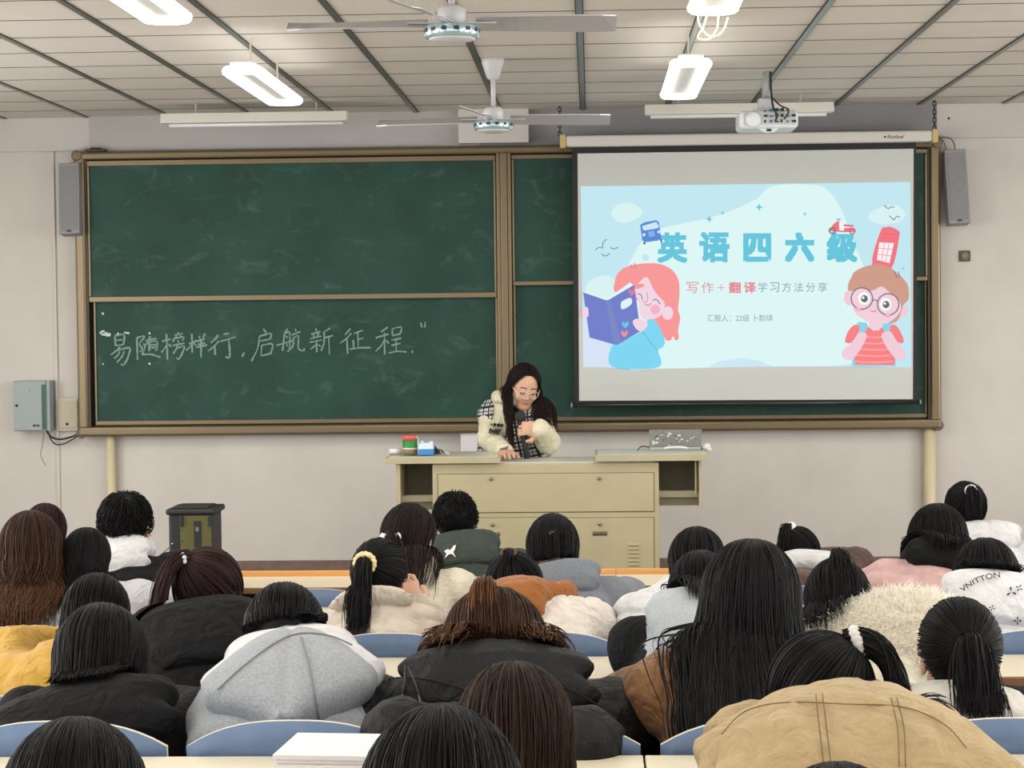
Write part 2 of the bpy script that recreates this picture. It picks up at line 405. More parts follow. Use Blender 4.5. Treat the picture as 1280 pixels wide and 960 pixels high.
nt.links.new(tc.outputs['Object'], mp.inputs[0]); nt.links.new(mp.outputs[0], n1.inputs[0]); nt.links.new(n1.outputs['Fac'], rp.inputs[0])
nt.links.new(rp.outputs[0], mx.inputs[0]); nt.links.new(lk, mx.inputs[6]); nt.links.new(mx.outputs[2], bsdf.inputs['Base Color'])

BY = DW-0.10            # front of the outer frame
tl, tr_ = at(90, 186, BY), at(1172, 178, BY); bl, br = at(99, 546, BY), at(1181, 536, BY)
bx0, bx1 = (tl[0]+bl[0])/2, (tr_[0]+br[0])/2; bz1 = (tl[2]+tr_[2])/2; bz0 = (bl[2]+br[2])/2
board = empty('chalkboard', ((bx0+bx1)/2, DW, bz0), 'wide green sliding chalkboard in a champagne metal frame on the front wall', 'chalkboard')
fr = 0.058
m = MB(); m.box(bx0+0.02, bx1-0.02, DW-0.02, DW-0.001, bz0+0.02, bz1-0.02); m.build('backing', M_aludark, board)
m = MB()
m.box(bx0, bx0+fr, BY, DW-0.001, bz0, bz1); m.box(bx1-fr, bx1, BY, DW-0.001, bz0, bz1)
m.box(bx0, bx1, BY, DW-0.001, bz1-0.045, bz1); m.box(bx0, bx1, BY-0.012, DW-0.001, bz0, bz0+0.055)
m.build('frame', M_alu, board, bevel=0.014, seg=3)
for xa_ in (bx0+fr, bx1-fr-0.012):
    m = MB(); m.box(xa_, xa_+0.012, BY+0.012, DW-0.02, bz0+0.05, bz1-0.04); m.build('inner_channel', M_aludark, board)
d0, d1 = at(622, 360, BY)[0], at(640, 360, BY)[0]
m = MB(); m.box(d0, d0+0.02, BY-0.004, DW-0.02, bz0+0.05, bz1-0.04); m.box(d0+0.022, d1-0.022, BY-0.01, DW-0.02, bz0+0.05, bz1-0.04); m.box(d1-0.02, d1, BY-0.004, DW-0.02, bz0+0.05, bz1-0.04)
m.build('centre_post', M_alu, board, bevel=0.003)
def panel(x0, x1, z0, z1, yb, rim=0.022):
    m = MB(); m.box(x0, x1, yb, yb+0.02, z0, z1); pn = m.build('sliding_panel', M_board, board)
    m = MB(); m.box(x0, x1, yb-0.012, yb+0.02, z1-rim, z1); m.box(x0, x1, yb-0.012, yb+0.02, z0, z0+rim)
    m.box(x0, x0+0.012, yb-0.01, yb+0.02, z0+rim, z1-rim); m.box(x1-0.012, x1, yb-0.01, yb+0.02, z0+rim, z1-rim)
    m.build('panel_rim', M_alu, pn, bevel=0.003)
    return pn
PF, PB = BY+0.02, BY+0.05
zm = (at(110, 370, PF)[2]+at(620, 368, PF)[2])/2
zr = at(670, 356, PB)[2]
panel(bx0+fr+0.014, d0-0.004, zm-0.026, bz1-0.05, PF, 0.03)
panel(bx0+fr+0.03, d0-0.002, bz0+0.06, zm+0.03, PB, 0.024)
panel(d1+0.004, bx1-fr-0.014, zr-0.004, bz1-0.05, PF, 0.024)
panel(d1+0.004, bx1-fr-0.014, bz0+0.06, zr+0.03, PB, 0.024)
m = MB(); m.smooth = True
for (x, z) in ((bx0+0.02, bz0+0.02), (bx1-0.02, bz0+0.02), (bx0+0.02, bz1-0.02), (bx1-0.02, bz1-0.02)):
    m.lathe((x, BY, z), [(0.03, 0.004), (0.03, -0.004), (0.02, -0.008), (0.001, -0.008)], 16, 'y')
m.build('corner_caps', mat('corner_cap', srgb(120, 102, 80), 0.5), board)
# top clutter on the frame
p = at(119, 182, BY+0.03); m = MB(); m.box(p[0]-0.05, p[0]+0.06, BY+0.01, BY+0.07, bz1+0.0005, bz1+0.016); m.box(p[0]-0.03, p[0]+0.03, BY+0.02, BY+0.06, bz1+0.016, bz1+0.024)
tag(m.build('board_clamp', M_aludark, None, bevel=0.004), 'small dark clamp lying on the top left of the board frame', 'clamp')

# chalk handwriting on the lower left panel
A_ = lambda u, v: (110+u*0.171875, 380+v*0.1719)
B_ = lambda u, v: (300+u*0.1875, 380+v*0.1875)
S1 = """195 235 200 305|195 230 262 225 256 300|206 264 250 259|200 302 255 296|236 310 200 345 165 370|190 346 300 318 296 370 278 415 255 445 238 434|232 345 215 375 190 395|264 342 245 385 210 425
355 245 358 320 360 405|355 246 412 235 375 290 396 325 378 348|416 266 500 250|452 232 440 270 415 302|446 280 445 342|446 280 500 270 500 330 488 334|450 300 496 295|450 320 496 313|404 288 414 310 404 345 396 366 460 366 526 388
538 272 600 255|570 218 575 320 578 408|571 300 556 325 534 352|584 290 606 312|630 226 690 215|655 204 656 222|640 234 650 250|676 230 668 248|622 252 620 276|622 252 696 240 686 266|655 262 660 280|614 302 702 285|652 300 640 330 618 362|640 326 700 306 690 345 662 400 645 390
735 290 790 265|755 218 757 290 758 356|758 290 740 315 714 336|764 280 788 302|806 234 816 256|852 214 834 250|790 272 850 255|798 296 852 282|784 316 866 298|822 255 822 390
946 224 930 250 894 281|952 268 920 305 874 342|922 300 925 370|984 221 1026 212|964 272 1072 240|1022 255 1030 330 1028 388 1000 384
1137 353 1120 384"""
S2 = """155 165 176 192|130 215 205 197 200 236|130 215 118 295 75 382|135 246 200 235|145 276 140 346|145 276 216 267 206 326|140 346 212 328
316 164 298 196|296 200 284 312|296 200 330 190 330 300 314 316|308 214 318 226|244 276 350 245|308 264 318 281|370 164 373 182|344 206 402 185|355 226 355 270 338 302|355 226 390 214 389 295 424 311 428 294
504 164 511 180|474 202 536 184|489 205 496 222|526 195 514 216|468 232 542 214|464 256 546 240|510 240 512 322|508 270 470 302|520 270 541 286|602 160 560 186|560 186 560 260 540 312|560 226 621 210|592 220 596 336
736 164 718 185 700 206|742 194 715 225 668 262|712 230 718 332|760 196 820 175|785 185 788 286|790 236 821 228|755 240 758 296|734 301 800 292 872 291
986 154 940 186|904 226 990 200|962 190 965 336|960 245 940 280 904 316|970 240 992 262|1015 165 1016 210|1015 165 1076 155 1066 202|1018 210 1066 201|1010 241 1076 228|1010 276 1071 262|1040 235 1042 318|988 327 1050 316 1112 320
1148 310 1150 326|1205 124 1213 156|1235 119 1232 156"""
S3 = "85 212 110 205 100 220 125 208 118 228 140 212 135 232 160 215 150 235|100 222 130 222 160 228|95 200 120 196|262 208 300 212|440 213 454 213|212 215 222 216|440 434 454 434|106 437 114 437|50 88 56 84|104 62 112 78"
wy = PB-0.0015
DEP = [0]
def strokes(m, S, fn, rad):
    rn = random.Random(5)
    for st in S.split('|'):
        n = [float(c) for c in st.split()]; DEP[0] += 1; yy = wy-DEP[0]*0.00002
        pts = [fn(n[i], n[i+1]) for i in range(0, len(n), 2)]
        w3 = [at(x, y, yy) for x, y in pts]
        w3 = catmull(w3, 4) if len(w3) > 2 else [w3[0], (w3[0]+w3[1])/2, w3[1]]
        k = len(w3); rr = [rad*(0.6+0.6*rn.random()) for _ in range(k)]; vs = []
        for i, q in enumerate(w3):
            t_ = w3[min(i+1, k-1)]-w3[max(i-1, 0)]; t_ = t_/(np.linalg.norm(t_)+1e-9); nn = np.array([-t_[2], 0, t_[0]])
            vs += [q+nn*rr[i], q-nn*rr[i]]
        m.add(vs, [(2*i, 2*i+1, 2*i+3, 2*i+2) for i in range(k-1)])
for S, fn, rd_ in ((S1, A_, 0.0050), (S2, B_, 0.0043)):
    for line_ in S.split('\n'):
        m = MB(); strokes(m, line_, fn, rd_); m.build('chalk_character', M_chalk, board)
m = MB(); strokes(m, S3.replace('\n', '|'), A_, 0.006); m.build('chalk_smudge', M_chalkw, board)

# ------------------------------------------------------------------ projection screen and slide
M_case = mat('screen_case', srgb(214, 210, 204), 0.45)
M_black = mat('screen_black', srgb(24, 25, 26), 0.6)
M_fabric = mat('screen_fabric', srgb(205, 208, 204), 0.8)
SY = DW-0.20
a, b = at(700, 184, SY), at(1171, 164, SY); c_, d_ = at(700, 170, SY), at(1171, 178, SY)
hz0 = (a[2]+d_[2])/2; hz1 = (c_[2]+b[2])/2
scr = empty('projection_screen', ((a[0]+b[0])/2, SY, hz0), 'pulled-down projection screen showing the pale blue slide', 'projection screen')
m = MB(); m.box(a[0]+0.03, b[0]-0.03, SY-0.045, SY+0.045, hz0, hz1); m.build('roller_case', M_case, scr, bevel=0.012)
for x in (a[0], b[0]-0.032):
    m = MB(); m.box(x, x+0.032, SY-0.05, SY+0.05, hz0-0.006, hz1+0.006); m.build('end_cap', mat('yellowed_plastic', srgb(205, 178, 120), 0.5), scr, bevel=0.006)
for x in (a[0]+0.0, b[0]-0.012):
    m = MB(); m.smooth = True; zt = HC-0.004; k = 0; z = hz1
    while z < zt:
        ang = (k % 2)*math.pi/2
        pts = [(x+0.009*math.cos(q)*math.cos(ang), SY+0.009*math.cos(q)*math.sin(ang), z+0.014+0.014*math.sin(q)) for q in np.linspace(0, 2*math.pi, 9)]
        m.tube(pts, 0.0032, 5, cap=False); z += 0.022; k += 1
    m.build('chain', M_dark, scr)
vs, fs, tw, th = text_mesh('Redleaf', 0.1, 0.0, 1.0, 0.35)
p0, p1 = at(1109, 171, SY-0.046), at(1131, 170, SY-0.046); k = (p1[0]-p0[0])/tw
m = MB(); m.add([(p0[0]+v[0]*k, SY-0.0462, p0[2]+v[1]*k*0.9) for v in vs], fs); m.lathe((p0[0]-0.012, SY-0.046, p0[2]), [(0.006, 0), (0.006, -0.0006)], 10, 'y'); m.build('maker_lettering', M_dark, scr)
# fabric: black border + white field
q0, q1, q2, q3 = at(716, 505, SY), at(1147, 502, SY), at(1145, 180, SY), at(717, 185, SY)
fx0, fx1 = (q0[0]+q3[0])/2, (q1[0]+q2[0])/2; fz0 = (q0[2]+q1[2])/2; fz1 = hz0+0.01
m = MB(); m.box(fx0, fx1, SY, SY+0.003, fz0, fz1); m.build('black_border', M_black, scr)
e0, e1, e2, e3 = at(724, 501, SY), at(1141, 499, SY), at(1142, 186, SY), at(722, 192, SY)
m = MB(); m.add([e0-[0, .001, 0], e1-[0, .001, 0], e2-[0, .001, 0], e3-[0, .001, 0]], [(0, 1, 2, 3)])
m.build('white_field', M_fabric, scr)
m = MB(); m.smooth = True; m.tube([(fx0-0.012, SY, fz0-0.004), (fx1+0.012, SY, fz0-0.004)], 0.012, 10); m.build('bottom_bar', mat('bar_dark', srgb(58, 60, 60), 0.3, metal=0.6), scr)
m = MB(); m.smooth = True; m.tube([(fx0-0.02, SY, fz0-0.004), (fx0-0.011, SY, fz0-0.004)], 0.013, 10); m.tube([(fx1+0.011, SY, fz0-0.004), (fx1+0.02, SY, fz0-0.004)], 0.013, 10); m.build('bar_cap', mat('cap_grey', srgb(150, 152, 152), 0.4), scr)

# the slide: flat colour shapes of light on the screen, each layer a hair nearer than the last
LAY = [0.0015]
slide = MB(); slide_m = []; sl_ix = {}
def ink(rgb):
    if rgb not in sl_ix:
        sl_ix[rgb] = len(slide_m); slide_m.append(emit('slide_%d_%d_%d' % rgb, srgb(*rgb), 1.0))
    slide.cur = sl_ix[rgb]
def lay(): LAY[0] += 0.00022; return SY-LAY[0]
def shape(pts, rgb, smooth=True, n=5):
    ink(rgb); y = lay()
    P = catmull(pts, n, True) if smooth else pts
    w3 = [at(p[0], p[1], y) for p in P]
    slide.add(w3, [tuple(range(len(w3)))])
def line(pts, rgb, wd=1.0, smooth=True):
    ink(rgb); y = lay()
    P = np.array(catmull(pts, 5) if smooth and len(pts) > 2 else pts, float); k = len(P); vs = []
    for i in range(k):
        t_ = P[min(i+1, k-1)]-P[max(i-1, 0)]; t_ = t_/(np.linalg.norm(t_)+1e-9); nn = np.array([-t_[1], t_[0]])*wd/2
        vs += [at(*(P[i]+nn), y), at(*(P[i]-nn), y)]
    slide.add(vs, [(2*i, 2*i+1, 2*i+3, 2*i+2) for i in range(k-1)])
def ell(cx, cy, rx, ry, rgb, rot=0, n=24):
    c, s = math.cos(R_(rot)), math.sin(R_(rot))
    shape([(cx+rx*math.cos(t)*c-ry*math.sin(t)*s, cy+rx*math.cos(t)*s+ry*math.sin(t)*c) for t in np.linspace(0, 2*math.pi, n, endpoint=False)], rgb, False)
def ring(cx, cy, r, rgb, wd): line([(cx+r*math.cos(t), cy+r*math.sin(t)) for t in np.linspace(0, 2*math.pi, 26)], rgb, wd, False)
def words_(body, x0, x1, yc, rgb, bold=0.0, hpx=None, tilt=0.0):
    ink(rgb); y = lay()
    vs, fs, tw, th = text_mesh(body, 1.0, min(bold, .008))
    k = (x1-x0)/(tw+2*bold); kv = (hpx/(th+2*bold)) if hpx else k
    for ox, oy in ([(bold, 0)] if bold < .012 else [(bold*(1+dx_), bold*dy_) for dx_ in (-1, -.33, .33, 1) for dy_ in (-1, 0, 1)]):
      slide.add([at(x0+(v[0]+ox)*k, yc-(v[1]+oy)*kv, y) for v in vs], fs)
LA = lambda u, v: (720+u*0.26036, 220+v*0.26042)
RA = lambda u, v: (930+u*0.26036, 220+v*0.26042)
def LS(s): n = [float(c) for c in s.split()]; return [LA(n[i], n[i+1]) for i in range(0, len(n), 2)]
def RS(s): n = [float(c) for c in s.split()]; return [RA(n[i], n[i+1]) for i in range(0, len(n), 2)]
SKY, MINT = (192, 230, 240), (219, 245, 244)
shape([(726, 233), (1138, 227.5), (1139, 459.5), (1080, 458), (1020, 458), (940, 458.5), (880, 460), (825, 461), (770, 460), (729, 458.5)], SKY, False)
shape([(788, 326), (812, 292), (850, 280), (885, 273), (915, 263), (945, 249), (966, 232.5), (1022, 231.5), (1042, 246), (1056, 272), (1066, 300), (1082, 340), (1090, 380), (1090, 420), (1070, 446), (1050, 457), (940, 458), (880, 459.5), (825, 460.5), (780, 459), (768, 420), (772, 370)], MINT, True, 4)
shape([(884, 459.5), (900, 451), (925, 447.5), (950, 451), (966, 458)], (203, 230, 242), False)
shape([(729.5, 458), (728.5, 390), (750, 385), (766, 458.5)], (214, 226, 244), False)
for c in (LS('170 180 185 150 225 130 270 132 318 165 305 195 270 215 235 225 195 215'), LS('45 545 70 500 120 480 160 480 200 520 190 560 140 590 80 580'), RS('597 195 625 165 680 145 730 140 770 170 768 200 730 225 680 232 630 225')):
    shape(c, (214, 241, 241), True)
for (x, y, r) in ((886.5, 274, 5), (903.5, 266, 3), (949, 259, 5.5), (1006, 267.5, 3), (1129, 335.5, 2.5)):
    shape([(x+(r if k % 2 == 0 else r*0.3)*math.cos(k*math.pi/4), y+(r if k % 2 == 0 else r*0.3)*math.sin(k*math.pi/4)) for k in range(8)], (84, 196, 212), False)
ell(807, 322, 4.5, 4.5, (188, 232, 236))
for s in ('92 355 110 343 128 346', '128 346 130 320 148 303', '165 340 178 350 203 342', '122 374 140 384 162 372'): line(LS(s), (110, 130, 140), 1.1)
for s in ('672 140 692 158', '692 158 706 148 722 150', '698 190 720 212', '720 212 734 194 750 198'): line(RS(s), (110, 130, 140), 1.1)
# title lines
words_('英', 821.5, 859.5, 309.5, (104, 196, 218), 0.036, 38); words_('语', 874, 912, 309, (104, 196, 218), 0.034, 38); words_('四', 929, 964, 309.5, (104, 196, 218), 0.045, 36)
words_('六', 981, 1018, 309, (104, 196, 218), 0.05, 37); words_('级', 1033, 1072, 309, (104, 196, 218), 0.04, 38)
for ch, x in zip('写作＋翻译', (858, 877, 897, 911, 930)): words_(ch, x, x+(15 if ch != '＋' else 9), 359.5, (226, 140, 152), 0.02 if ch in '翻译' else 0.0, 14 if ch != '＋' else 9)
for k, ch in enumerate('学习方法分享'): words_(ch, 947.5+k*15.0, 947.5+k*15.0+11.5, 359, (128, 160, 172), 0.0, 12)
words_('汇报人：22级 卜韵琪', 884, 966, 397.5, (140, 166, 176), 0.004, 9)
# blue bus
shape(LS('308 235 330 222 385 212 398 222 410 300 395 310 330 318 318 308'), (84, 136, 214), False)
shape(LS('318 240 385 220 398 240 395 250 330 262 320 255'), (205, 230, 244), False)
shape(LS('345 268 375 262 380 288 352 294'), (130, 175, 228), False)
ell(*LA(326, 282), 2, 2, (200, 225, 245)); ell(*LA(398, 268), 2, 2, (200, 225, 245))
shape(LS('322 318 332 316 334 328 324 328'), (60, 90, 150), False); shape(LS('404 304 412 302 414 318 406 318'), (60, 90, 150), False)
# reading girl
shape(LS('190 560 188 500 205 462 245 435 320 420 400 422 460 450 492 500 497 570 490 640 500 680 490 740 494 775 480 790 465 770 455 788 430 785 400 730 380 700 300 600'), (246, 150, 150), True)
shape(LS('340 485 295 520 275 560 300 600 305 660 335 690 390 680 420 650 425 610 400 580 370 540'), (240, 212, 226), True)
ell(*LA(440, 658), 7, 8.5, (240, 212, 226)); ell(*LA(380, 640), 6, 6, (243, 176, 192))
line(LS('340 560 345 590 335 605 320 600'), (170, 150, 170), 0.9); line(LS('330 612 345 622 362 610'), (160, 120, 140), 1.0); line(LS('368 598 385 592 405 615'), (110, 110, 140), 1.1); line(LS('295 565 312 570 318 592'), (110, 110, 140), 1.1)
shape(LS('280 530 300 518 328 520 322 532 290 542'), (246, 150, 150), True)
for s in ('262 425 272 445', '280 418 286 442'): line(LS(s), (200, 120, 120), 1.2)
shape(LS('172 915 176 810 230 790 320 740 345 690 385 700 425 785 418 820 395 838 395 918'), (124, 212, 240), True)
line(LS('320 745 350 790 390 836'), (90, 180, 214), 1.0)
shape(LS('36 552 150 590 260 510 275 525 270 540 155 604 40 566'), (230, 244, 250), False)
shape(LS('34 558 150 598 280 522 308 735 305 748 195 812 65 775'), (110, 124, 200), False)
shape(LS('142 596 165 594 215 795 195 812 180 806'), (120, 132, 196), False)
shape(LS('218 605 262 585 266 615 222 640'), (222, 240, 250), True)
for (u, v, c) in ((267, 556, (224, 120, 150)), (236, 712, (110, 190, 230)), (232, 756, (236, 140, 150))):
    shape([LA(u, v+18), LA(u-16, v-2), LA(u-8, v-14), LA(u, v-4), LA(u+9, v-15), LA(u+18, v-2)], c, True, 3)
shape(LS('272 700 290 685 320 690 345 710 320 745 290 735'), (240, 212, 226), True)
shape(LS('32 635 55 630 60 650 58 675 34 680'), (240, 212, 226), True)
# boy with glasses, phone box above
shape(RS('655 265 680 246 705 244 740 262 746 290 705 450 615 425'), (240, 116, 128), True, 4)
shape(RS('650 318 720 322 698 418 638 402'), (250, 240, 244), False)
for s in ('674 320 660 408', '697 321 680 412', '646 346 714 352', '642 376 706 384'): line(RS(s), (240, 160, 168), 1.0)
for s in ('664 278 738 282', '660 296 734 302'): line(RS(s), (226, 100, 116), 0.8)
shape(RS('480 585 490 555 520 560 540 600 505 622 485 605'), (240, 200, 212), True); shape(RS('735 640 760 620 788 640 775 670 745 678'), (240, 200, 212), True)
shape(RS('500 540 515 490 530 460 580 435 640 425 700 440 740 470 785 520 790 590 765 620 740 690 700 705 640 680 560 600'), (206, 154, 136), True)
shape(RS('505 545 560 540 620 548 660 530 700 560 745 600 750 650 700 700 620 705 560 680 525 640'), (240, 206, 218), True)
shape(RS('600 690 660 700 662 740 602 735'), (240, 206, 218), False)
shape(RS('498 545 520 480 600 440 700 450 760 500 775 560 720 520 690 545 650 520 610 552 570 535 530 550'), (206, 154, 136), True)
for (u, v) in ((576, 588), (680, 616)):
    ell(*RA(u, v), 7.2, 8, (250, 250, 250)); ell(*RA(u+2, v+1), 4.4, 4.6, (96, 108, 104)); ell(*RA(u-4, v-4), 1.6, 1.6, (250, 250, 250))
ring(*RA(566, 588), 13.4, (110, 112, 128), 1.5); ring(*RA(692, 616), 13.4, (110, 112, 128), 1.5); line(RS('616 600 628 594 642 602'), (110, 112, 128), 1.3)
line(RS('608 645 622 652 636 645'), (200, 110, 130), 1.0); ell(*RA(545, 640), 3.6, 2.4, (244, 178, 194)); ell(*RA(690, 672), 3.6, 2.4, (244, 178, 194))
line(RS('722 462 736 490'), (130, 110, 100), 1.0); line(RS('742 458 748 488'), (130, 110, 100), 1.0)
shape(RS('520 912 520 860 535 720 550 700 590 705 600 745 660 750 668 710 710 705 728 760 728 912'), (140, 208, 228), False)
shape(RS('535 905 530 870 560 800 585 745 595 722 620 742 645 742 665 725 690 800 725 880 722 908'), (246, 128, 134), False)
for v in (770, 800, 830, 860, 890): line(RS('%d %d 630 %d %d %d' % (575-(v-770)*0.35, v, v+5, 668+(v-770)*0.4, v)), (250, 170, 164), 1.5)
shape(RS('485 795 500 745 530 715 555 725 540 770 515 800'), (246, 128, 134), True); shape(RS('700 725 725 715 750 745 768 795 740 800 710 770'), (246, 128, 134), True)
shape(RS('520 795 555 750 590 765 560 830 520 880 480 875 472 840'), (238, 204, 216), True); shape(RS('735 795 700 745 660 765 690 830 735 882 770 878 776 845'), (238, 204, 216), True)
# scooter on the title
shape(RS('410 265 425 235 450 215 462 222 470 250 520 248 540 268 480 270'), (232, 116, 126), False); shape(RS('456 222 480 222 480 262 458 262'), (250, 240, 244), False)
ring(*RA(423, 262), 3.6, (110, 110, 120), 1.6); ring(*RA(520, 264), 3.4, (200, 96, 106), 1.4); line(RS('445 205 458 212 462 204'), (120, 100, 110), 1.0); line(RS('478 236 525 240'), (236, 90, 104), 2.2)
slide.build('projected_slide', slide_m, scr)
# ------------------------------------------------------------------ lectern
M_lect = mat('lectern_cream', srgb(182, 172, 138), 0.45, noise=0.06, nscale=8)
M_lectin = mat('lectern_inside', srgb(150, 142, 118), 0.55)
M_lecttop = mat('lectern_top', srgb(206, 208, 196), 0.35)
M_slit = mat('lectern_gap', srgb(84, 78, 60), 0.8)
M_lock = mat('lock_metal', srgb(150, 140, 118), 0.35, metal=0.8)
LY = 9.75
lx0, lx1 = at(541, 640, LY)[0], at(824, 640, LY)[0]; lz1 = at(683, 579, LY)[2]
lect = empty('lectern', ((lx0+lx1)/2, LY+0.3, DAIS), 'cream steel teaching lectern with pulled-out side wings below the board', 'lectern')
m = MB(); m.box(lx0, lx1, LY, LY+0.40, DAIS, lz1); m.build('cabinet', M_lect, lect, bevel=0.006)
def door(x0, x1, y0, y1, name, locks, slots, vents=None):
    a, b = at(x0, y1, LY), at(x1, y0, LY)
    m = MB(); m.box(a[0]-0.003, b[0]+0.003, LY-0.0008, LY+0.01, a[2]-0.003, b[2]+0.003); gp = m.build('door_gap', M_slit, lect)
    m = MB(); m.box(a[0], b[0], LY-0.006, LY+0.01, a[2], b[2]); d = m.build(name, M_lect, lect, bevel=0.003)
    for (x, y) in locks:
        c = at(x, y, LY-0.006); m = MB(); m.smooth = True; m.lathe(c, [(0.0095, 0.001), (0.0095, -0.006), (0.006, -0.009), (0.001, -0.009)], 16, 'y'); m.build('lock', M_lock, d)
    for (x, y) in slots:
        c = at(x, y, LY-0.006); m = MB(); m.box(c[0]-0.036, c[0]+0.036, LY-0.008, LY, c[2]-0.011, c[2]+0.011); h = m.build('pull_recess', M_slit, d, bevel=0.003)
        m = MB(); m.box(c[0]-0.034, c[0]+0.034, LY-0.011, LY-0.007, c[2]-0.002, c[2]+0.009); m.build('pull_lip', M_lock, h, bevel=0.002)
    if vents:
        m = MB()
        for k in range(8):
            c = at(vents[0], vents[1]+k*5.0, LY-0.006); m.box(c[0]-0.027, c[0]+0.027, LY-0.013, LY-0.003, c[2]-0.004, c[2]+0.005)
        m.build('vent_louvres', M_lect, d, bevel=0.003)
door(548, 817, 591, 641, 'upper_door', [(614, 598.5), (749, 598)], [])
door(548, 681, 647, 745, 'lower_door', [(616, 656)], [(616, 668)])
door(684, 817, 647, 745, 'lower_door', [(750, 655)], [(750, 667)], (792, 681))
m = MB(); m.box(lx0+0.02, lx1-0.02, LY+0.02, LY+0.38, lz1, lz1+0.004); m.build('inner_top', M_lecttop, lect)
def wing(xa, xb, ya, name, inx0, inx1):
    a = at(xa, ya+9, LY-0.03); b = at(xb, ya, LY-0.03); z1 = b[2]; z0 = max(a[2], lz1+0.0045)
    m = MB(); m.m(0).box(a[0], b[0], LY-0.03, LY+0.42, z0, z1); m.m(1).box(a[0]+0.012, b[0]-0.012, LY-0.015, LY+0.41, z1, z1+0.002)
    tp = m.build(name, [M_lect, M_lecttop], lect, bevel=0.004)
    side = inx0 if xa < 600 else inx1
    zb_ = at(side, 640 if xa < 600 else 634, LY)[2]
    p0, p1 = at(inx0, 600, LY)[0], at(inx1, 600, LY)[0]
    m = MB()
    if xa < 600: m.box(p0, p0+0.02, LY, LY+0.38, zb_, z0)
    else: m.box(p1-0.012, p1, LY, LY+0.38, zb_, z0); m.box(p1-0.03, p1-0.024, LY+0.02, LY+0.06, zb_+0.06, z0)
    m.build('side_panel', M_lect, lect)
    m = MB(); m.box(p0+0.001, p1-0.001, LY+0.36, LY+0.37, zb_+0.05, z0); m.build('wing_back_panel', M_lectin, lect)
    m = MB(); m.box(p0+0.001, p1-0.001, LY+0.04, LY+0.06, zb_+0.045, zb_+0.075); m.box(p0+0.001, p1-0.001, LY+0.1, LY+0.36, zb_, zb_+0.035); m.build('slide_rail', M_lectin, lect)
wing(481, 625, 571.5, 'wing_top', 495, 541)
wing(744, 887, 568, 'wing_top', 824, 877)
WL = at(481, 571.5, LY-0.03)[2]+0.002; WR = at(887, 568, LY-0.03)[2]+0.002

# things on the lectern
p = at(512.5, 569, LY+0.12)
t = empty('tissue_canister', (p[0], LY+0.12, WL), 'green canister with a red lid on the left wing of the lectern', 'canister')
m = MB(); m.smooth = True; m.lathe((p[0], LY+0.12, WL), [(0.034, 0), (0.036, 0.003), (0.036, 0.074)], 28); c = m.build('canister_body', mat('can_green', srgb(44, 130, 62), 0.4), t)
m = MB(); m.smooth = True; m.lathe((p[0], LY+0.12, WL), [(0.0364, 0.004), (0.0364, 0.026)], 28); m.build('label_band', mat('can_brown', srgb(140, 104, 74), 0.5), c)
m = MB(); m.smooth = True; m.lathe((p[0], LY+0.12, WL), [(0.0364, 0.026), (0.0366, 0.034)], 28); m.build('label_stripe', mat('can_white', srgb(200, 215, 200), 0.5), c)
m = MB(); m.smooth = True; m.lathe((p[0], LY+0.12, WL), [(0.0375, 0.072), (0.0375, 0.09), (0.034, 0.095), (0.03, 0.093)], 28); m.build('lid', mat('can_red', srgb(214, 92, 84), 0.4), t)
m = MB(); m.smooth = True; m.tube(catmull([(p[0]+0.03, LY+0.09, WL+0.088), (p[0]+0.042, LY+0.1, WL+0.08), (p[0]+0.04, LY+0.1, WL+0.05)], 4), 0.003, 6); m.build('lid_strap', mat('can_white', None), t)
p = at(532.5, 570, LY+0.08)
t = empty('tissue_box', (p[0], LY+0.1, WL), 'small blue and white tissue box beside the green canister', 'tissue box')
m = MB(); m.box(p[0]-0.037, p[0]+0.037, LY+0.07, LY+0.15, WL, WL+0.028); m.build('blue_base', mat('box_blue', srgb(58, 128, 192), 0.5), t, bevel=0.002)
m = MB(); m.prism([(p[0]-0.037, WL+0.0281), (p[0]+0.037, WL+0.0281), (p[0]+0.034, WL+0.062), (p[0]-0.036, WL+0.056)], 'y', LY+0.07, LY+0.15); m.build('white_top', mat('box_white', srgb(206, 222, 232), 0.5), t, bevel=0.002)
m = MB(); m.smooth = True
for q in (-0.02, 0.026): m.lathe((p[0]+q, LY+0.1, WL+0.058), [(0.01, 0), (0.009, 0.006), (0.003, 0.009)], 10)
m.build('tissue_tuft', mat('box_white', None), t)
p = at(553, 566, LY+0.2)
m = MB(); m.prism([(p[0]-0.05, WL), (p[0]-0.005, WL), (p[0]-0.05, WL+0.056)], 'y', LY+0.16, LY+0.2); m.smooth = True
m.tube(catmull([(p[0]-0.02, LY+0.15, WL+0.02), (p[0]+0.0, LY+0.14, WL+0.018), (p[0]+0.012, LY+0.13, WL+0.006)], 4), 0.004, 6)
tag(m.build('black_bag', mat('bag_black', srgb(36, 46, 48), 0.6), None, bevel=0.004), 'small dark folded pouch behind the blue tissue box', 'pouch')
p = at(560, 568, LY+0.1)
m = MB(); m.box(p[0]-0.014, p[0]+0.014, LY+0.08, LY+0.11, WL, WL+0.018, np.array([[.8, 0, .6], [0, 1, 0], [-.6, 0, .8]]), (p[0], LY+0.1, WL+0.012)); tag(m.build('board_wipe', mat('wipe_tan', srgb(170, 158, 140), 0.7), None, bevel=0.003), 'small tan wiper tip lying right of the tissue box', 'wiper')
p = at(497, 568, LY+0.16)
m = MB(); m.smooth = True; m.tube([(p[0]-0.04, LY+0.16, WL+0.014), (p[0]+0.02, LY+0.16, WL+0.014)], [0.012, 0.014], 12); tag(m.build('paper_roll', mat('paper_white', srgb(222, 222, 216), 0.7)), 'small white roll left of the green canister', 'paper roll')
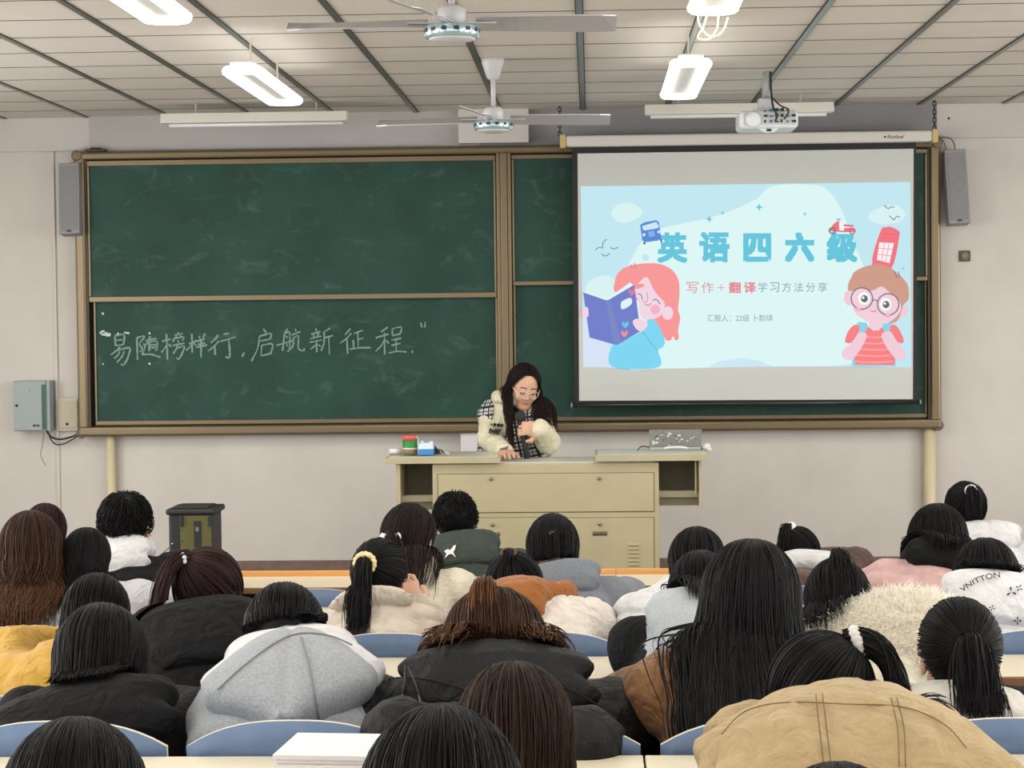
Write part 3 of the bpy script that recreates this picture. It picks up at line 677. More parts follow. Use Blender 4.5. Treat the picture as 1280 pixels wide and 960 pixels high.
# laptop
lp0, lp1 = at(812, 562, LY+0.22), at(875, 535, LY+0.34)
t = empty('laptop', ((lp0[0]+lp1[0])/2, LY+0.3, WR), 'open silver laptop with stickers on its lid on the lectern', 'laptop')
M_lap = mat('laptop_silver', srgb(162, 164, 160), 0.35, metal=0.55)
m = MB(); m.box(lp0[0], lp1[0], LY+0.24, LY+0.40, WR, WR+0.016); m.build('base', M_lap, t, bevel=0.004)
ztop = lp1[2]
vs = [(lp0[0], LY+0.25, WR+0.014), (lp1[0], LY+0.25, WR+0.014), (lp1[0]+0.002, LY+0.2, ztop), (lp0[0]-0.002, LY+0.2, ztop)]
vs += [(v[0], v[1]+0.007, v[2]+0.001) for v in vs]
m = MB(); m.add(vs, [(0, 1, 2, 3), (7, 6, 5, 4), (0, 4, 5, 1), (1, 5, 6, 2), (2, 6, 7, 3), (3, 7, 4, 0)]); lid = m.build('lid', M_lap, t, bevel=0.002)
rn = random.Random(8)
cols = [mat('sticker_white', srgb(205, 208, 205), 0.5), mat('sticker_dark', srgb(60, 60, 62), 0.5)]
for k in range(26):
    u, v = rn.uniform(0.06, 0.94), rn.uniform(0.1, 0.92)
    x = lp0[0]+(lp1[0]-lp0[0])*u; z = WR+0.014+(ztop-WR-0.014)*v; yy = LY+0.25-0.05*v-0.0012
    mm = MB(); mm.cur = 0; r = rn.uniform(0.004, 0.011) if k % 3 else rn.uniform(0.003, 0.006); sq = rn.uniform(0.45, 1)
    mm.add([(x+r*math.cos(q), yy-0.0005*0, z+r*sq*math.sin(q)) for q in np.linspace(0, 2*math.pi, 9)[:-1]], [tuple(range(8))]); mm.build('sticker', cols[0 if k % 3 else 1], lid)
cx = (lp0[0]+lp1[0])/2
m = MB(); m.smooth = True; m.tube(catmull([(cx-0.055, LY+0.19, WR+0.014), (cx-0.03, LY+0.187, WR+0.02), (cx+0.03, LY+0.187, WR+0.02), (cx+0.055, LY+0.19, WR+0.014)], 4), 0.0055, 8)
tag(m.build('white_strap', mat('paper_white', None)), 'short white strip lying in front of the laptop', 'strap')
m = MB(); m.smooth = True
pa = at(797, 567, LY+0.3); pb = at(887, 562, LY+0.3)
m.tube(catmull([(pa[0], LY+0.24, WR+0.004), (pa[0]+0.02, LY+0.3, WR+0.018), (pa[0]+0.06, LY+0.36, WR+0.01)], 6), 0.0035, 6)
tag(m.build('charger_cable', mat('cable_grey', srgb(70, 72, 72), 0.5)), 'thin dark cable curving left of the laptop', 'cable')
m = MB(); m.smooth = True
m.lathe((pb[0]-0.015, LY+0.26, WR), [(0.016, 0), (0.02, 0.012), (0.014, 0.03), (0.004, 0.034)], 14); m.tube(catmull([(pb[0]-0.04, LY+0.28, WR+0.01), (pb[0]-0.02, LY+0.24, WR+0.014), (pb[0], LY+0.2, WR+0.004)], 5), 0.008, 8)
tag(m.build('crumpled_tissue', mat('paper_white', None)), 'crumpled white tissue right of the laptop on the wing edge', 'tissue')
# white paper sheet hung from the board
p = at(576, 545, BY+0.03); q = at(606, 566, BY+0.03)
m = MB(); m.box(p[0], q[0], BY+0.02, BY+0.0215, q[2], bz0+0.0); tag(m.build('paper_sheet', mat('sheet_white', srgb(226, 222, 222), 0.7)), 'white sheet of paper hanging under the board beside the presenter', 'paper')

# ------------------------------------------------------------------ things on the front wall
M_cab = mat('wall_cabinet_grey', srgb(152, 164, 164), 0.45)
a, b = at(17, 539, DW-0.12), at(61, 476, DW-0.12)
t = empty('wall_cabinet', ((a[0]+b[0])/2, DW-0.001, a[2]), 'grey metal wall cabinet with a dark green strip, left of the board', 'cabinet')
m = MB(); m.box(a[0], b[0], DW-0.11, DW-0.001, a[2], b[2]); m.build('cabinet_body', M_cab, t, bevel=0.003)
m = MB(); m.box(a[0]+0.004, b[0]-0.02, DW-0.122, DW-0.111, a[2]+0.004, b[2]-0.004); d = m.build('door', M_cab, t, bevel=0.002)
s0 = at(52.5, 480, DW-0.122)[0]; m = MB(); m.box(s0-0.004, s0+0.018, DW-0.1235, DW-0.12, a[2]+0.008, b[2]-0.02); m.build('green_strip', mat('strip_green', srgb(38, 78, 66), 0.4), d)
c = at(21, 507, DW-0.122); m = MB(); m.smooth = True; m.lathe((c[0], DW-0.122, c[2]), [(0.008, 0.001), (0.008, -0.004), (0.002, -0.005)], 14, 'y'); m.build('lock', M_dark, d)
for x in (43, 47.5):
    c = at(x, 532, DW-0.122); m = MB(); m.box(c[0]-0.008, c[0]+0.008, DW-0.124, DW-0.121, c[2]-0.006, c[2]+0.006); m.build('badge', M_dark, d)
c = at(37, 488, DW-0.122); m = MB(); m.box(c[0]-0.0015, c[0]+0.0015, DW-0.1225, DW-0.1215, c[2]-0.015, c[2]+0.015); m.build('scratch', mat('scratch_grey', srgb(110, 118, 118), 0.6), d)
a, b = at(70, 539, DW-0.04), at(97, 497, DW-0.04)
t = empty('junction_box', ((a[0]+b[0])/2, DW-0.001, a[2]), 'flat cream junction box between the grey cabinet and the board', 'junction box')
M_jb = mat('junction_cream', srgb(196, 190, 172), 0.5)
m = MB(); m.box(a[0], b[0], DW-0.03, DW-0.001, a[2], b[2]); m.build('box_body', M_jb, t, bevel=0.003)
m = MB(); m.box(a[0]+0.012, b[0]-0.004, DW-0.037, DW-0.0305, a[2]+0.016, b[2]-0.02); d = m.build('lid', mat('junction_lid', srgb(184, 178, 154), 0.5), t, bevel=0.002)
c = at(84, 530, DW-0.037); m = MB(); m.smooth = True; m.lathe((c[0], DW-0.037, c[2]), [(0.008, 0.001), (0.008, -0.003), (0.002, -0.004)], 14, 'y'); m.build('lock', M_dark, d)
m = MB(); m.smooth = True
w_ = lambda x, y: at(x, y, DW-0.05)
m.tube(catmull([w_(58, 538), w_(64, 546), w_(74, 549), w_(86, 547), w_(98, 542.5)], 5), 0.006, 6); m.tube(catmull([w_(60, 539), w_(64, 550), w_(72, 556), w_(84, 553), w_(97, 545)], 5), 0.004, 6)
m.tube(catmull([w_(55, 541), w_(53, 556), w_(51, 569), w_(57, 582)], 5), 0.0018, 5)
tag(m.build('black_cable', M_dark), 'loose black cables drooping from the grey cabinet to the board', 'cable')
# column loudspeakers
M_spk = mat('speaker_grey', srgb(146, 146, 148), 0.55)
M_spkd = mat('speaker_mesh', srgb(138, 138, 141), 0.7, bump=0.3, bscale=500)
def column_speaker(px, label):
    p0, p1 = at(px[0], px[1], DW-0.16), at(px[2], px[3], DW-0.16)
    wd = 0.115; cz = (p0[2]+p1[2])/2; cx = (p0[0]+p1[0])/2; h = abs(p0[2]-p1[2])
    t = empty('column_speaker', (cx, DW-0.03, cz), label, 'loudspeaker', 'column loudspeakers beside the board')
    tilt = math.atan2(p1[0]-p0[0], h)
    rt = np.array([[math.cos(tilt), 0, -math.sin(tilt)], [0, 1, 0], [math.sin(tilt), 0, math.cos(tilt)]])
    rt = rt @ np.array([[1, 0, 0], [0, math.cos(-.12), -math.sin(-.12)], [0, math.sin(-.12), math.cos(-.12)]])
    c = (cx, DW-0.11, cz)
    m = MB(); m.box(cx-wd/2, cx+wd/2, DW-0.16, DW-0.06, cz-h/2, cz+h/2, rt, c); bd = m.build('enclosure', M_spk, t, bevel=0.005)
    m = MB(); m.box(cx-wd/2+0.01, cx+wd/2-0.01, DW-0.164, DW-0.159, cz-h/2+0.02, cz+h/2-0.02, rt, c); g = m.build('grille', M_spkd, t, bevel=0.003)
    m = MB(); m.smooth = True
    for k, r in ((-0.3, 0.04), (-0.05, 0.03), (0.12, 0.03), (0.32, 0.032)):
        ctr = rt @ np.array([0, -0.0535, k*h]) + np.array(c)
        pts = [ctr + rt @ np.array([r*math.cos(q), 0, r*math.sin(q)]) for q in np.linspace(0, 2*math.pi, 21)]
        m.tube(pts, 0.0035, 5, cap=False)
    m.build('driver_ring', M_spk, g)
    ctr = rt @ np.array([0, -0.055, -0.46*h]) + np.array(c); m = MB(); m.box(ctr[0]-0.012, ctr[0]+0.012, ctr[1]-0.002, ctr[1]+0.002, ctr[2]-0.006, ctr[2]+0.004); m.build('badge', M_dark, t)
    m = MB(); m.box(cx-0.02, cx+0.02, DW-0.08, DW-0.0005, cz-0.05, cz+0.05); m.build('wall_bracket', M_dark, t)
    return t
column_speaker((1195, 187, 1199, 281), 'grey column loudspeaker hung on the right wall side of the board')
column_speaker((84, 204, 88, 294), 'grey column loudspeaker mostly hidden behind the left board edge')
m = MB(); m.smooth = True; wv = lambda x, y: at(x, y, DW-0.06); m.tube(catmull([wv(1175, 172), wv(1186, 172), wv(1192, 178), wv(1194, 188)], 5), 0.004, 6); m.tube(catmull([wv(1173, 170), wv(1180, 178), wv(1183, 192)], 5), 0.003, 6)
tag(m.build('speaker_wire', mat('wire_grey', srgb(120, 112, 106), 0.6)), 'thin wire curving from the screen end to the right loudspeaker', 'wire')
a, b = at(1199, 327, DW-0.01), at(1213, 313, DW-0.01)
t = empty('wall_socket', ((a[0]+b[0])/2, DW-0.001, a[2]), 'dark brown square wall socket right of the board', 'wall socket')
m = MB(); m.box(a[0], b[0], DW-0.012, DW-0.0005, a[2], b[2]); m.build('back_box', mat('socket_brown', srgb(92, 80, 66), 0.6), t, bevel=0.003)
m = MB(); m.smooth = True; m.lathe(((a[0]+b[0])/2, DW-0.012, (a[2]+b[2])/2), [(0.02, 0.001), (0.02, -0.005), (0.012, -0.006), (0.01, -0.002), (0.001, -0.002)], 18, 'y'); m.build('outlet', mat('outlet_grey', srgb(140, 128, 112), 0.5), t)
c = at(1186, 148, DW-0.031); m = MB(); m.smooth = True; m.lathe((c[0], DW-0.03, c[2]), [(0.006, 0), (0.006, -0.004), (0.001, -0.005)], 10, 'y'); tag(m.build('wall_plug', M_dark), 'tiny dark plug in the wall right of the screen chain', 'plug')
# conduits below the board
M_pipe = mat('pipe_cream', srgb(216, 204, 170), 0.45)
for (x, w2, lab) in ((139, 0.026, 'cream vertical pipe under the left end of the board'), (1162.5, 0.034, 'cream vertical pipe under the right end of the board')):
    c = at(x, 600, DW-0.05); m = MB(); m.smooth = True; m.tube([(c[0], DW-0.05, DAIS), (c[0], DW-0.05, bz0-0.001)], w2, 16); tag(m.build('wall_pipe', M_pipe), lab, 'pipe', 'pipes under the board')
# portable speaker
a, b = at(209, 700, 9.0), at(268, 634, 9.0)
M_blk = mat('amp_black', srgb(34, 35, 36), 0.55)
M_olive = mat('amp_olive', srgb(92, 90, 46), 0.55)
x0, x1, zt = a[0], b[0], b[2]
t = empty('portable_speaker', ((x0+x1)/2, 9.12, DAIS), 'black portable loudspeaker with an olive back panel standing before the left wall', 'portable speaker')
m = MB(); m.box(x0+0.008, x1-0.012, 9.0, 9.24, DAIS, zt-0.03); m.build('case', M_blk, t, bevel=0.012)
m = MB(); m.box(x0-0.002, x1+0.004, 8.985, 9.25, zt-0.034, zt-0.006); m.smooth = True
m.build('top_rim', M_blk, t, bevel=0.01)
m = MB(); m.box(x0+0.03, x1-0.03, 9.0, 9.2, zt-0.006, zt+0.001); m.build('handle_bar', M_blk, t, bevel=0.004)
e0, e1 = at(226, 700, 8.995)[0], at(265, 700, 8.995)[0]
m = MB(); m.box(e0, e1, 8.993, 9.002, DAIS+0.06, zt-0.036); pn = m.build('back_panel', M_olive, t, bevel=0.003)
m = MB(); xa = at(242, 650, 8.99)[0]; xb = at(251, 650, 8.99)[0]; m.box(xa, xb, 8.989, 8.994, at(246, 684, 8.99)[2], at(246, 651, 8.99)[2]); st = m.build('control_strip', M_blk, pn, bevel=0.002)
c = at(246.5, 661, 8.99); m = MB(); m.box(c[0]-0.007, c[0]+0.007, 8.987, 8.99, c[2]-0.012, c[2]+0.008); m.build('display', mat('amp_grey', srgb(120, 122, 120), 0.4), st)
m = MB()
for k in range(7):
    xx = e0+0.008 if k % 2 else e1-0.008; m.lathe((xx, 8.992, zt-0.06-0.045*(k//2)), [(0.003, 0.001), (0.003, -0.002)], 8, 'y')
m.build('screws', M_blk, pn)
for x in (e0+0.006, e1-0.008):
    m = MB(); m.box(x-0.006, x+0.008, 8.98, 9.0, zt-0.085, zt-0.034); m.build('clip', M_blk, t, bevel=0.003)
c = at(215, 680, 8.99); m = MB(); m.smooth = True; m.lathe((c[0], 9.0, c[2]), [(0.004, 0.001), (0.004, -0.004)], 8, 'y'); m.build('jack', M_chrome, t)
m = MB(); m.smooth = True; f = lambda x, y: at(x, y, 9.05); m.tube(catmull([f(212, 684), f(204, 691), f(199, 697), f(196, 706)], 5), 0.003, 6); tag(m.build('speaker_cable', mat('cable_brown', srgb(120, 96, 86), 0.6)), 'thin cable leaving the left side of the portable loudspeaker', 'cable')

# ------------------------------------------------------------------ desk rows and folding seats
DFAR = [8.24, 7.35, 6.46, 5.555, 4.66, 3.765, 2.87, 1.975]
TIER = [0, 0, 0, 0.115, 0.115, 0.23, 0.23, 0.23]
DZ = 0.75; DD = 0.345
M_desk = mat('desk_top', srgb(224, 214, 188), 0.33, noise=0.05, nscale=6)
M_desk2 = mat('desk_edge', srgb(128, 92, 58), 0.5)
M_lip = mat('desk_lip', srgb(226, 166, 96), 0.5)
M_leg = mat('desk_leg', srgb(60, 58, 56), 0.5, metal=0.4)
M_modesty = mat('desk_panel', srgb(84, 66, 52), 0.6)
M_blue = mat('seat_blue', srgb(98, 120, 152), 0.5, noise=0.25, nscale=12, vary=srgb(86, 108, 142))
M_ply = mat('ply_edge', srgb(214, 204, 184), 0.6)
ordn = ['front', 'second', 'third', 'fourth', 'fifth', 'sixth', 'seventh']
def make_desk(row, x0, x1, lab):
    yf = DFAR[row]; z = TIER[row]; yn = yf-DD
    t = empty('lecture_desk', ((x0+x1)/2, yf-DD/2, z), lab, 'desk', 'rows of lecture desks')
    x0 += 0.002; x1 -= 0.002
    m = MB(); m.box(x0, x1, yn+0.012, yf, z+DZ-0.02, z+DZ); m.build('desk_top', M_desk, t, bevel=0.002)
    m = MB(); m.box(x0, x1, yn, yn+0.012, z+DZ-0.026, z+DZ-0.001); m.build('edge_strip', M_desk2, t, bevel=0.004)
    if row == 0:
        m = MB(); m.box(x0, x1, yf+0.0005, yf+0.02, z+DZ-0.1, z+DZ+0.022); m.build('front_lip', M_lip, t, bevel=0.003)
    m = MB(); m.box(x0+0.02, x1-0.02, yf-0.03, yf-0.012, z+0.3, z+DZ-0.02); m.build('modesty_panel', M_modesty, t)
    m = MB(); m.box(x0+0.03, x1-0.03, yn+0.05, yf-0.031, z+DZ-0.115, z+DZ-0.103); m.build('book_shelf', M_modesty, t)
    for x in (x0+0.012, (x0+x1)/2-0.012, x1-0.036):
        m = MB(); m.box(x, x+0.024, yf-0.2, yf-0.03, z+0.02, z+DZ-0.02); m.box(x-0.005, x+0.029, yf-0.3, yf-0.01, z+0.0005, z+0.02); m.build('leg', M_leg, t, bevel=0.004)
    return t
SEAM = 0.092
for row in range(7):
    for side, k in (('left', -1), ('right', 0)):
        L = 2.36
        x0 = SEAM+k*L; x1 = x0+L
        lab = ('cream desk nearest the board with an orange front lip, %s of the centre seam' % side) if row == 0 else 'cream desk in the %s row from the board, %s of the centre seam' % (ordn[row], side)
        make_desk(row, x0, x1, lab)

def make_seat(x, row):
    """folding seat fixed before desk row+1; x centre"""
    yf = DFAR[row+1]+0.028; z = TIER[row+1]+DZ; zf = TIER[row]
    t = empty('folding_seat', (x, yf, zf))
    W, n, mk = 0.206, 16, 10; th = 0.013
    vs = []; fs = []; mi = []
    def yc(u, v): return yf + 0.022*(1-u*u)*0.0 + 0.03*(u*u)*-1*0.0 + 0.018*u*u - 0.01 + (0.5-v)*0.03
    for side in (0, 1):
        for j in range(mk+1):
            v = j/mk
            for i in range(n+1):
                u = -1+2*i/n
                ztop = z+0.014+0.052*(1-abs(u)**2.6)
                zbot = z-0.33+0.03*abs(u)**3
                zz = zbot+(ztop-zbot)*v
                vs.append((x+W*u, yc(u, v)+(th if side else 0), zz))
    N = (n+1)*(mk+1)
    m = MB(); m.smooth = True
    for side in (0, 1):
        for j in range(mk):
            for i in range(n):
                a = side*N+j*(n+1)+i; q = (a, a+1, a+n+2, a+n+1); fs.append(q if side == 0 else q[::-1])
    m.add(vs, fs)
    rim = [j*(n+1) for j in range(mk+1)] + [mk*(n+1)+i for i in range(1, n+1)] + [j*(n+1)+n for j in range(mk-1, -1, -1)] + [i for i in range(n-1, 0, -1)]
    base = len(m.v)-len(vs)
    m.cur = 1; m.smooth = False
    for k in range(len(rim)):
        a, b = rim[k], rim[(k+1) % len(rim)]; m.f.append((a, b, b+N, a+N)); m.mi.append(1); m.sm.append(False)
    m.build('backrest', [M_blue, M_ply], t)
    m = MB(); m.box(x-0.19, x+0.19, yf+0.02, yf+0.37, zf+0.398, zf+0.411); m.build('seat_pan', [M_blue], t, bevel=0.005)
    for s_ in (-1, 1):
        m = MB(); m.prism([(yf+0.005, zf+0.3), (yf+0.3, zf+0.375), (yf+0.3, zf+0.3975), (yf+0.005, zf+0.3975)], 'x', x+s_*0.15-0.006, x+s_*0.15+0.006); m.build('bracket', M_leg, t)
    m = MB(); m.box(x-0.03, x+0.03, yf+0.0, yf+0.04, zf+0.0005, zf+0.397); m.build('pedestal', M_leg, t, bevel=0.004)
    return t
# ------------------------------------------------------------------ organic surfaces: signed distances -> mesh
V3 = lambda *a: np.array(a, float)
def unit(v): return v/(np.linalg.norm(v)+1e-9)
def smin(a, b, k):
    h = np.clip(0.5+0.5*(b-a)/k, 0, 1); return b+(a-b)*h-k*h*(1-h)
def smax(a, b, k): return -smin(-a, -b, k)
def capd(P, a, b, ra, rb):
    ba = b-a; pa = P-a; h = np.clip(pa@ba/(ba@ba+1e-12), 0, 1)
    return np.linalg.norm(pa-h[:, None]*ba, axis=1)-(ra+(rb-ra)*h)
def elld(P, c, r, M=None):
    q = P-c
    if M is not None: q = q@M
    r = np.asarray(r, float); k0 = np.linalg.norm(q/r, axis=1); k1 = np.linalg.norm(q/(r*r), axis=1)
    return k0*(k0-1)/(k1+1e-9)
def profd(P, o, M, nodes, rnd=0.0):
    """solid along axis M[:,1] (u); half width w along M[:,0], half depth d along M[:,2]; nodes (u, w, d, f)"""
    q = (P-o)@M; N = np.array(nodes, float)
    u = q[:, 1]; w = np.interp(u, N[:, 0], N[:, 1]); d = np.interp(u, N[:, 0], N[:, 2]); f = np.interp(u, N[:, 0], N[:, 3])
    x = np.abs(q[:, 0])/w; y = np.abs(q[:, 2]-f)/d
    e = (x**2.4+y**2.4)**(1/2.4)
    di = (e-1)*np.minimum(w, d); du = np.maximum(u-N[-1, 0], N[0, 0]-u)
    return np.where((di > 0) & (du > 0), np.sqrt(np.maximum(di, 0)**2+np.maximum(du, 0)**2), np.maximum(di, du))-rnd
CORN = np.array([(i, j, k) for i in (0, 1) for j in (0, 1) for k in (0, 1)])
def polygonize(f, lo, hi, h, B=6):
    lo = np.asarray(lo, float); n = np.ceil((np.asarray(hi)-lo)/h/B).astype(int); n = np.maximum(n, 1)
    dim = n*B
    bi = np.stack(np.meshgrid(*[np.arange(k) for k in n], indexing='ij'), -1).reshape(-1, 3)
    ctr = lo+(bi*B+(B-1)/2)*h
    dc = f(ctr); keep = np.abs(dc) < h*B*0.87*1.5+0.012
    vals = np.repeat(np.repeat(np.repeat(np.where(dc > 0, 1.0, -1.0).reshape(n), B, 0), B, 1), B, 2)
    loc = np.stack(np.meshgrid(*[np.arange(B)]*3, indexing='ij'), -1).reshape(-1, 3)
    idx = (bi[keep][:, None, :]*B+loc[None]).reshape(-1, 3)
    vals[idx[:, 0], idx[:, 1], idx[:, 2]] = f(lo+idx*h)
    vals[0] = vals[-1] = 1; vals[:, 0] = vals[:, -1] = 1; vals[:, :, 0] = vals[:, :, -1] = 1
    ins = vals < 0
    c = [ins[i:dim[0]-1+i, j:dim[1]-1+j, k:dim[2]-1+k] for i, j, k in CORN]
    s = sum(x.astype(np.int8) for x in c); act = (s > 0) & (s < 8)
    cells = np.argwhere(act)
    if len(cells) == 0: return np.zeros((0, 3)), np.zeros((0, 4), int)
    vid = -np.ones(act.shape, int); vid[act] = np.arange(len(cells))
    cv = np.stack([vals[cells[:, 0]+i, cells[:, 1]+j, cells[:, 2]+k] for i, j, k in CORN], 1)
    acc = np.zeros((len(cells), 3)); cnt = np.zeros(len(cells))
    for a in range(8):
        for b in range(a+1, 8):
            if np.abs(CORN[a]-CORN[b]).sum() != 1: continue
            va, vb = cv[:, a], cv[:, b]; m = (va < 0) != (vb < 0)
            t = np.where(m, va/np.where(np.abs(va-vb) < 1e-12, 1, va-vb), 0)
            acc += np.where(m[:, None], CORN[a]+t[:, None]*(CORN[b]-CORN[a]), 0); cnt += m
    verts = lo+(cells+acc/cnt[:, None])*h
    quads = []
    for ax in range(3):
        sl0 = [slice(1, -1)]*3; sl1 = [slice(1, -1)]*3
        sl0[ax] = slice(0, dim[ax]-1); sl1[ax] = slice(1, dim[ax])
        a, b = ins[tuple(sl0)], ins[tuple(sl1)]
        e = np.argwhere(a != b)
        if not len(e): continue
        flip = a[e[:, 0], e[:, 1], e[:, 2]]
        off = np.ones(3, int); off[ax] = 0; g = e+off
        o1, o2 = [(1, 2), (2, 0), (0, 1)][ax]
        d1 = np.zeros(3, int); d1[o1] = 1; d2 = np.zeros(3, int); d2[o2] = 1
        q = np.stack([vid[tuple((g-d1-d2).T)], vid[tuple((g-d2).T)], vid[tuple(g.T)], vid[tuple((g-d1).T)]], 1)
        q = np.where(flip[:, None], q, q[:, ::-1]); quads.append(q)
    return verts, np.concatenate(quads)
def normals(v, q):
    n = np.zeros_like(v); fn = np.cross(v[q[:, 2]]-v[q[:, 0]], v[q[:, 3]]-v[q[:, 1]])
    for k in range(4): np.add.at(n, q[:, k], fn)
    return n/(np.linalg.norm(n, axis=1, keepdims=True)+1e-12)
def npmesh(name, v, q, m, parent=None, tone=None, off=None):
    me = bpy.data.meshes.new(name)
    v = v-np.array(wloc(parent)) if parent is not None else v
    nv, nf = len(v), len(q)
    me.vertices.add(nv); me.vertices.foreach_set('co', np.ascontiguousarray(v, np.float32).ravel())
    me.loops.add(nf*4); me.loops.foreach_set('vertex_index', np.ascontiguousarray(q, np.int32).ravel())
    me.polygons.add(nf); me.polygons.foreach_set('loop_start', np.arange(0, nf*4, 4, dtype=np.int32)); me.polygons.foreach_set('loop_total', np.full(nf, 4, np.int32))
    me.polygons.foreach_set('use_smooth', np.ones(nf, bool))
    if tone is not None:
        at_ = me.attributes.new('tone', 'FLOAT', 'POINT'); at_.data.foreach_set('value', np.ascontiguousarray(tone, np.float32))
    me.update(); me.validate()
    return link(name, me, m, parent)
def wave(P, sc, seed=0.0):
    x, y, z = (P*sc).T
    a = np.sin(1.7*x+1.3*np.sin(0.9*z+seed)+0.8*y)+np.sin(1.1*z-1.9*x*0.6+1.7*np.sin(1.3*x+0.7*y+2*seed))
    b = np.sin(2.3*z+0.9*y+1.9*np.sin(1.1*x-seed)+seed)
    return (a*0.5+b*0.5)/1.5
def folds(P, sc, seed=0.0):
    w1 = 1-np.abs(wave(P, sc, seed)); w2 = 1-np.abs(wave(P*1.9+0.37, sc, seed+1.3))
    return w1**2*0.7+w2**2*0.3-0.4

# ------------------------------------------------------------------ materials for people
def hair_mat(name, c0, c1, rough=0.52):
    if name in MATS: return MATS[name]
    m = bpy.data.materials.new(name); m.use_nodes = True; nt = m.node_tree; b = nt.nodes['Principled BSDF']
    at_ = nt.nodes.new('ShaderNodeAttribute'); at_.attribute_name = 'tone'
    mx = nt.nodes.new('ShaderNodeMix'); mx.data_type = 'RGBA'; mx.inputs[6].default_value = c0; mx.inputs[7].default_value = c1
    nt.links.new(at_.outputs['Fac'], mx.inputs[0]); nt.links.new(mx.outputs[2], b.inputs['Base Color'])
    b.inputs['Roughness'].default_value = rough; b.inputs['Specular IOR Level'].default_value = 0.17
    MATS[name] = m; return m
HB = hair_mat('black_hair', srgb(7, 6, 8), srgb(24, 22, 25))
HD = hair_mat('dark_brown_hair', srgb(13, 9, 9), srgb(62, 44, 38))
HR = hair_mat('reddish_hair', srgb(18, 10, 11), srgb(74, 42, 40))
HL = hair_mat('brown_hair', srgb(17, 12, 11), srgb(128, 84, 52))
M_skin = mat('skin', srgb(214, 168, 142), 0.5, noise=0.06, nscale=20)
_nt = M_skin.node_tree; _b = _nt.nodes['Principled BSDF']; _l = _b.inputs['Base Color'].links[0].from_socket
_a = _nt.nodes.new('ShaderNodeAttribute'); _a.attribute_name = 'tone'; _m = _nt.nodes.new('ShaderNodeMix'); _m.data_type = 'RGBA'; _m.inputs[7].default_value = srgb(178, 88, 82)
_nt.links.new(_a.outputs['Fac'], _m.inputs[0]); _nt.links.new(_l, _m.inputs[6]); _nt.links.new(_m.outputs[2], _b.inputs['Base Color'])
M_trous = mat('dark_trousers', srgb(38, 42, 54), 0.8)
M_shoe = mat('shoe_white', srgb(200, 200, 198), 0.6)
M_brow = mat('brow', srgb(40, 30, 28), 0.7)

# ------------------------------------------------------------------ human parts
def headd(P, H, RH, s):
    q = ((P-H)@RH)/s
    d = elld(q, V3(0, -.012, .022), (.075, .095, .089))
    d = smin(d, elld(q, V3(0, .028, -.042), (.056, .062, .070)), .03)
    d = smin(d, elld(q, V3(0, .066, -.093), (.022, .02, .017)), .025)
    d = smin(d, capd(q, V3(.042, .0, -.065), V3(.02, .06, -.092), .016, .014), .03); d = smin(d, capd(q, V3(-.042, .0, -.065), V3(-.02, .06, -.092), .016, .014), .03)
    ax = q.copy(); ax[:, 0] = np.abs(ax[:, 0])
    d = smin(d, elld(ax, V3(.036, .066, -.03), (.022, .018, .02)), .02)
    d = smax(d, -(np.linalg.norm(ax-V3(.032, .101, .006), axis=1)-.015), .012)
    d = smin(d, elld(ax, V3(.031, .079, .004), (.0155, .0115, .0105)), .006)
    d = smin(d, capd(q, V3(0, .084, .012), V3(0, .099, -.028), .006, .0095), .012)
    d = smin(d, elld(ax, V3(.010, .091, -.033), (.008, .009, .006)), .006)
    d = smin(d, elld(q, V3(0, .084, -.056), (.021, .0085, .0052)), .005)
    d = smin(d, elld(q, V3(0, .083, -.066), (.018, .009, .0058)), .005)
    e = elld(ax, V3(.078, -.008, -.008), (.009, .021, .032)); e = smax(e, -(elld(ax, V3(.087, -.002, -.006), (.006, .011, .019))), .004)
    return smin(d, e, .008)*s
def handd(P, w, D, Nn, side, curl=0.5, spread=1.0, s=1.0):
    """w wrist, D pointing along the hand, Nn out of the palm's back, side +1 thumb towards cross(D,Nn)"""
    D = unit(D); Nn = unit(Nn-D*(Nn@D)); S = np.cross(D, Nn)*side
    M = np.stack([S, D, Nn], 1)
    c = w+D*.045*s
    d = elld(P, c, (.039*s, .05*s, .015*s), M)
    for k, (off, L) in enumerate(((.028, .068), (.0095, .077), (-.0095, .072), (-.027, .056))):
        a = w+D*.082*s+S*off*s; dirv = D+S*off*spread*4; L = L*s; r = .0085*s
        ang = 0.0
        for j, fr in enumerate((.45, .32, .23)):
            ang += curl*(0.75+0.15*k*0.5)
            dd = unit(dirv*math.cos(ang)-Nn*math.sin(ang)); b = a+dd*L*fr
            d = smin(d, capd(P, a, b, r*(1-.08*j), r*(.94-.1*j)), .006); a = b
    a = w+D*.02*s+S*.03*s-Nn*.004; b = a+unit(D*.6+S*.75-Nn*.25)*.038*s; c2 = b+unit(D*.9+S*.15-Nn*(.2+curl*.4))*.03*s
    d = smin(d, capd(P, a, b, .013*s, .0105*s), .012); d = smin(d, capd(P, b, c2, .0105*s, .0085*s), .006)
    return d

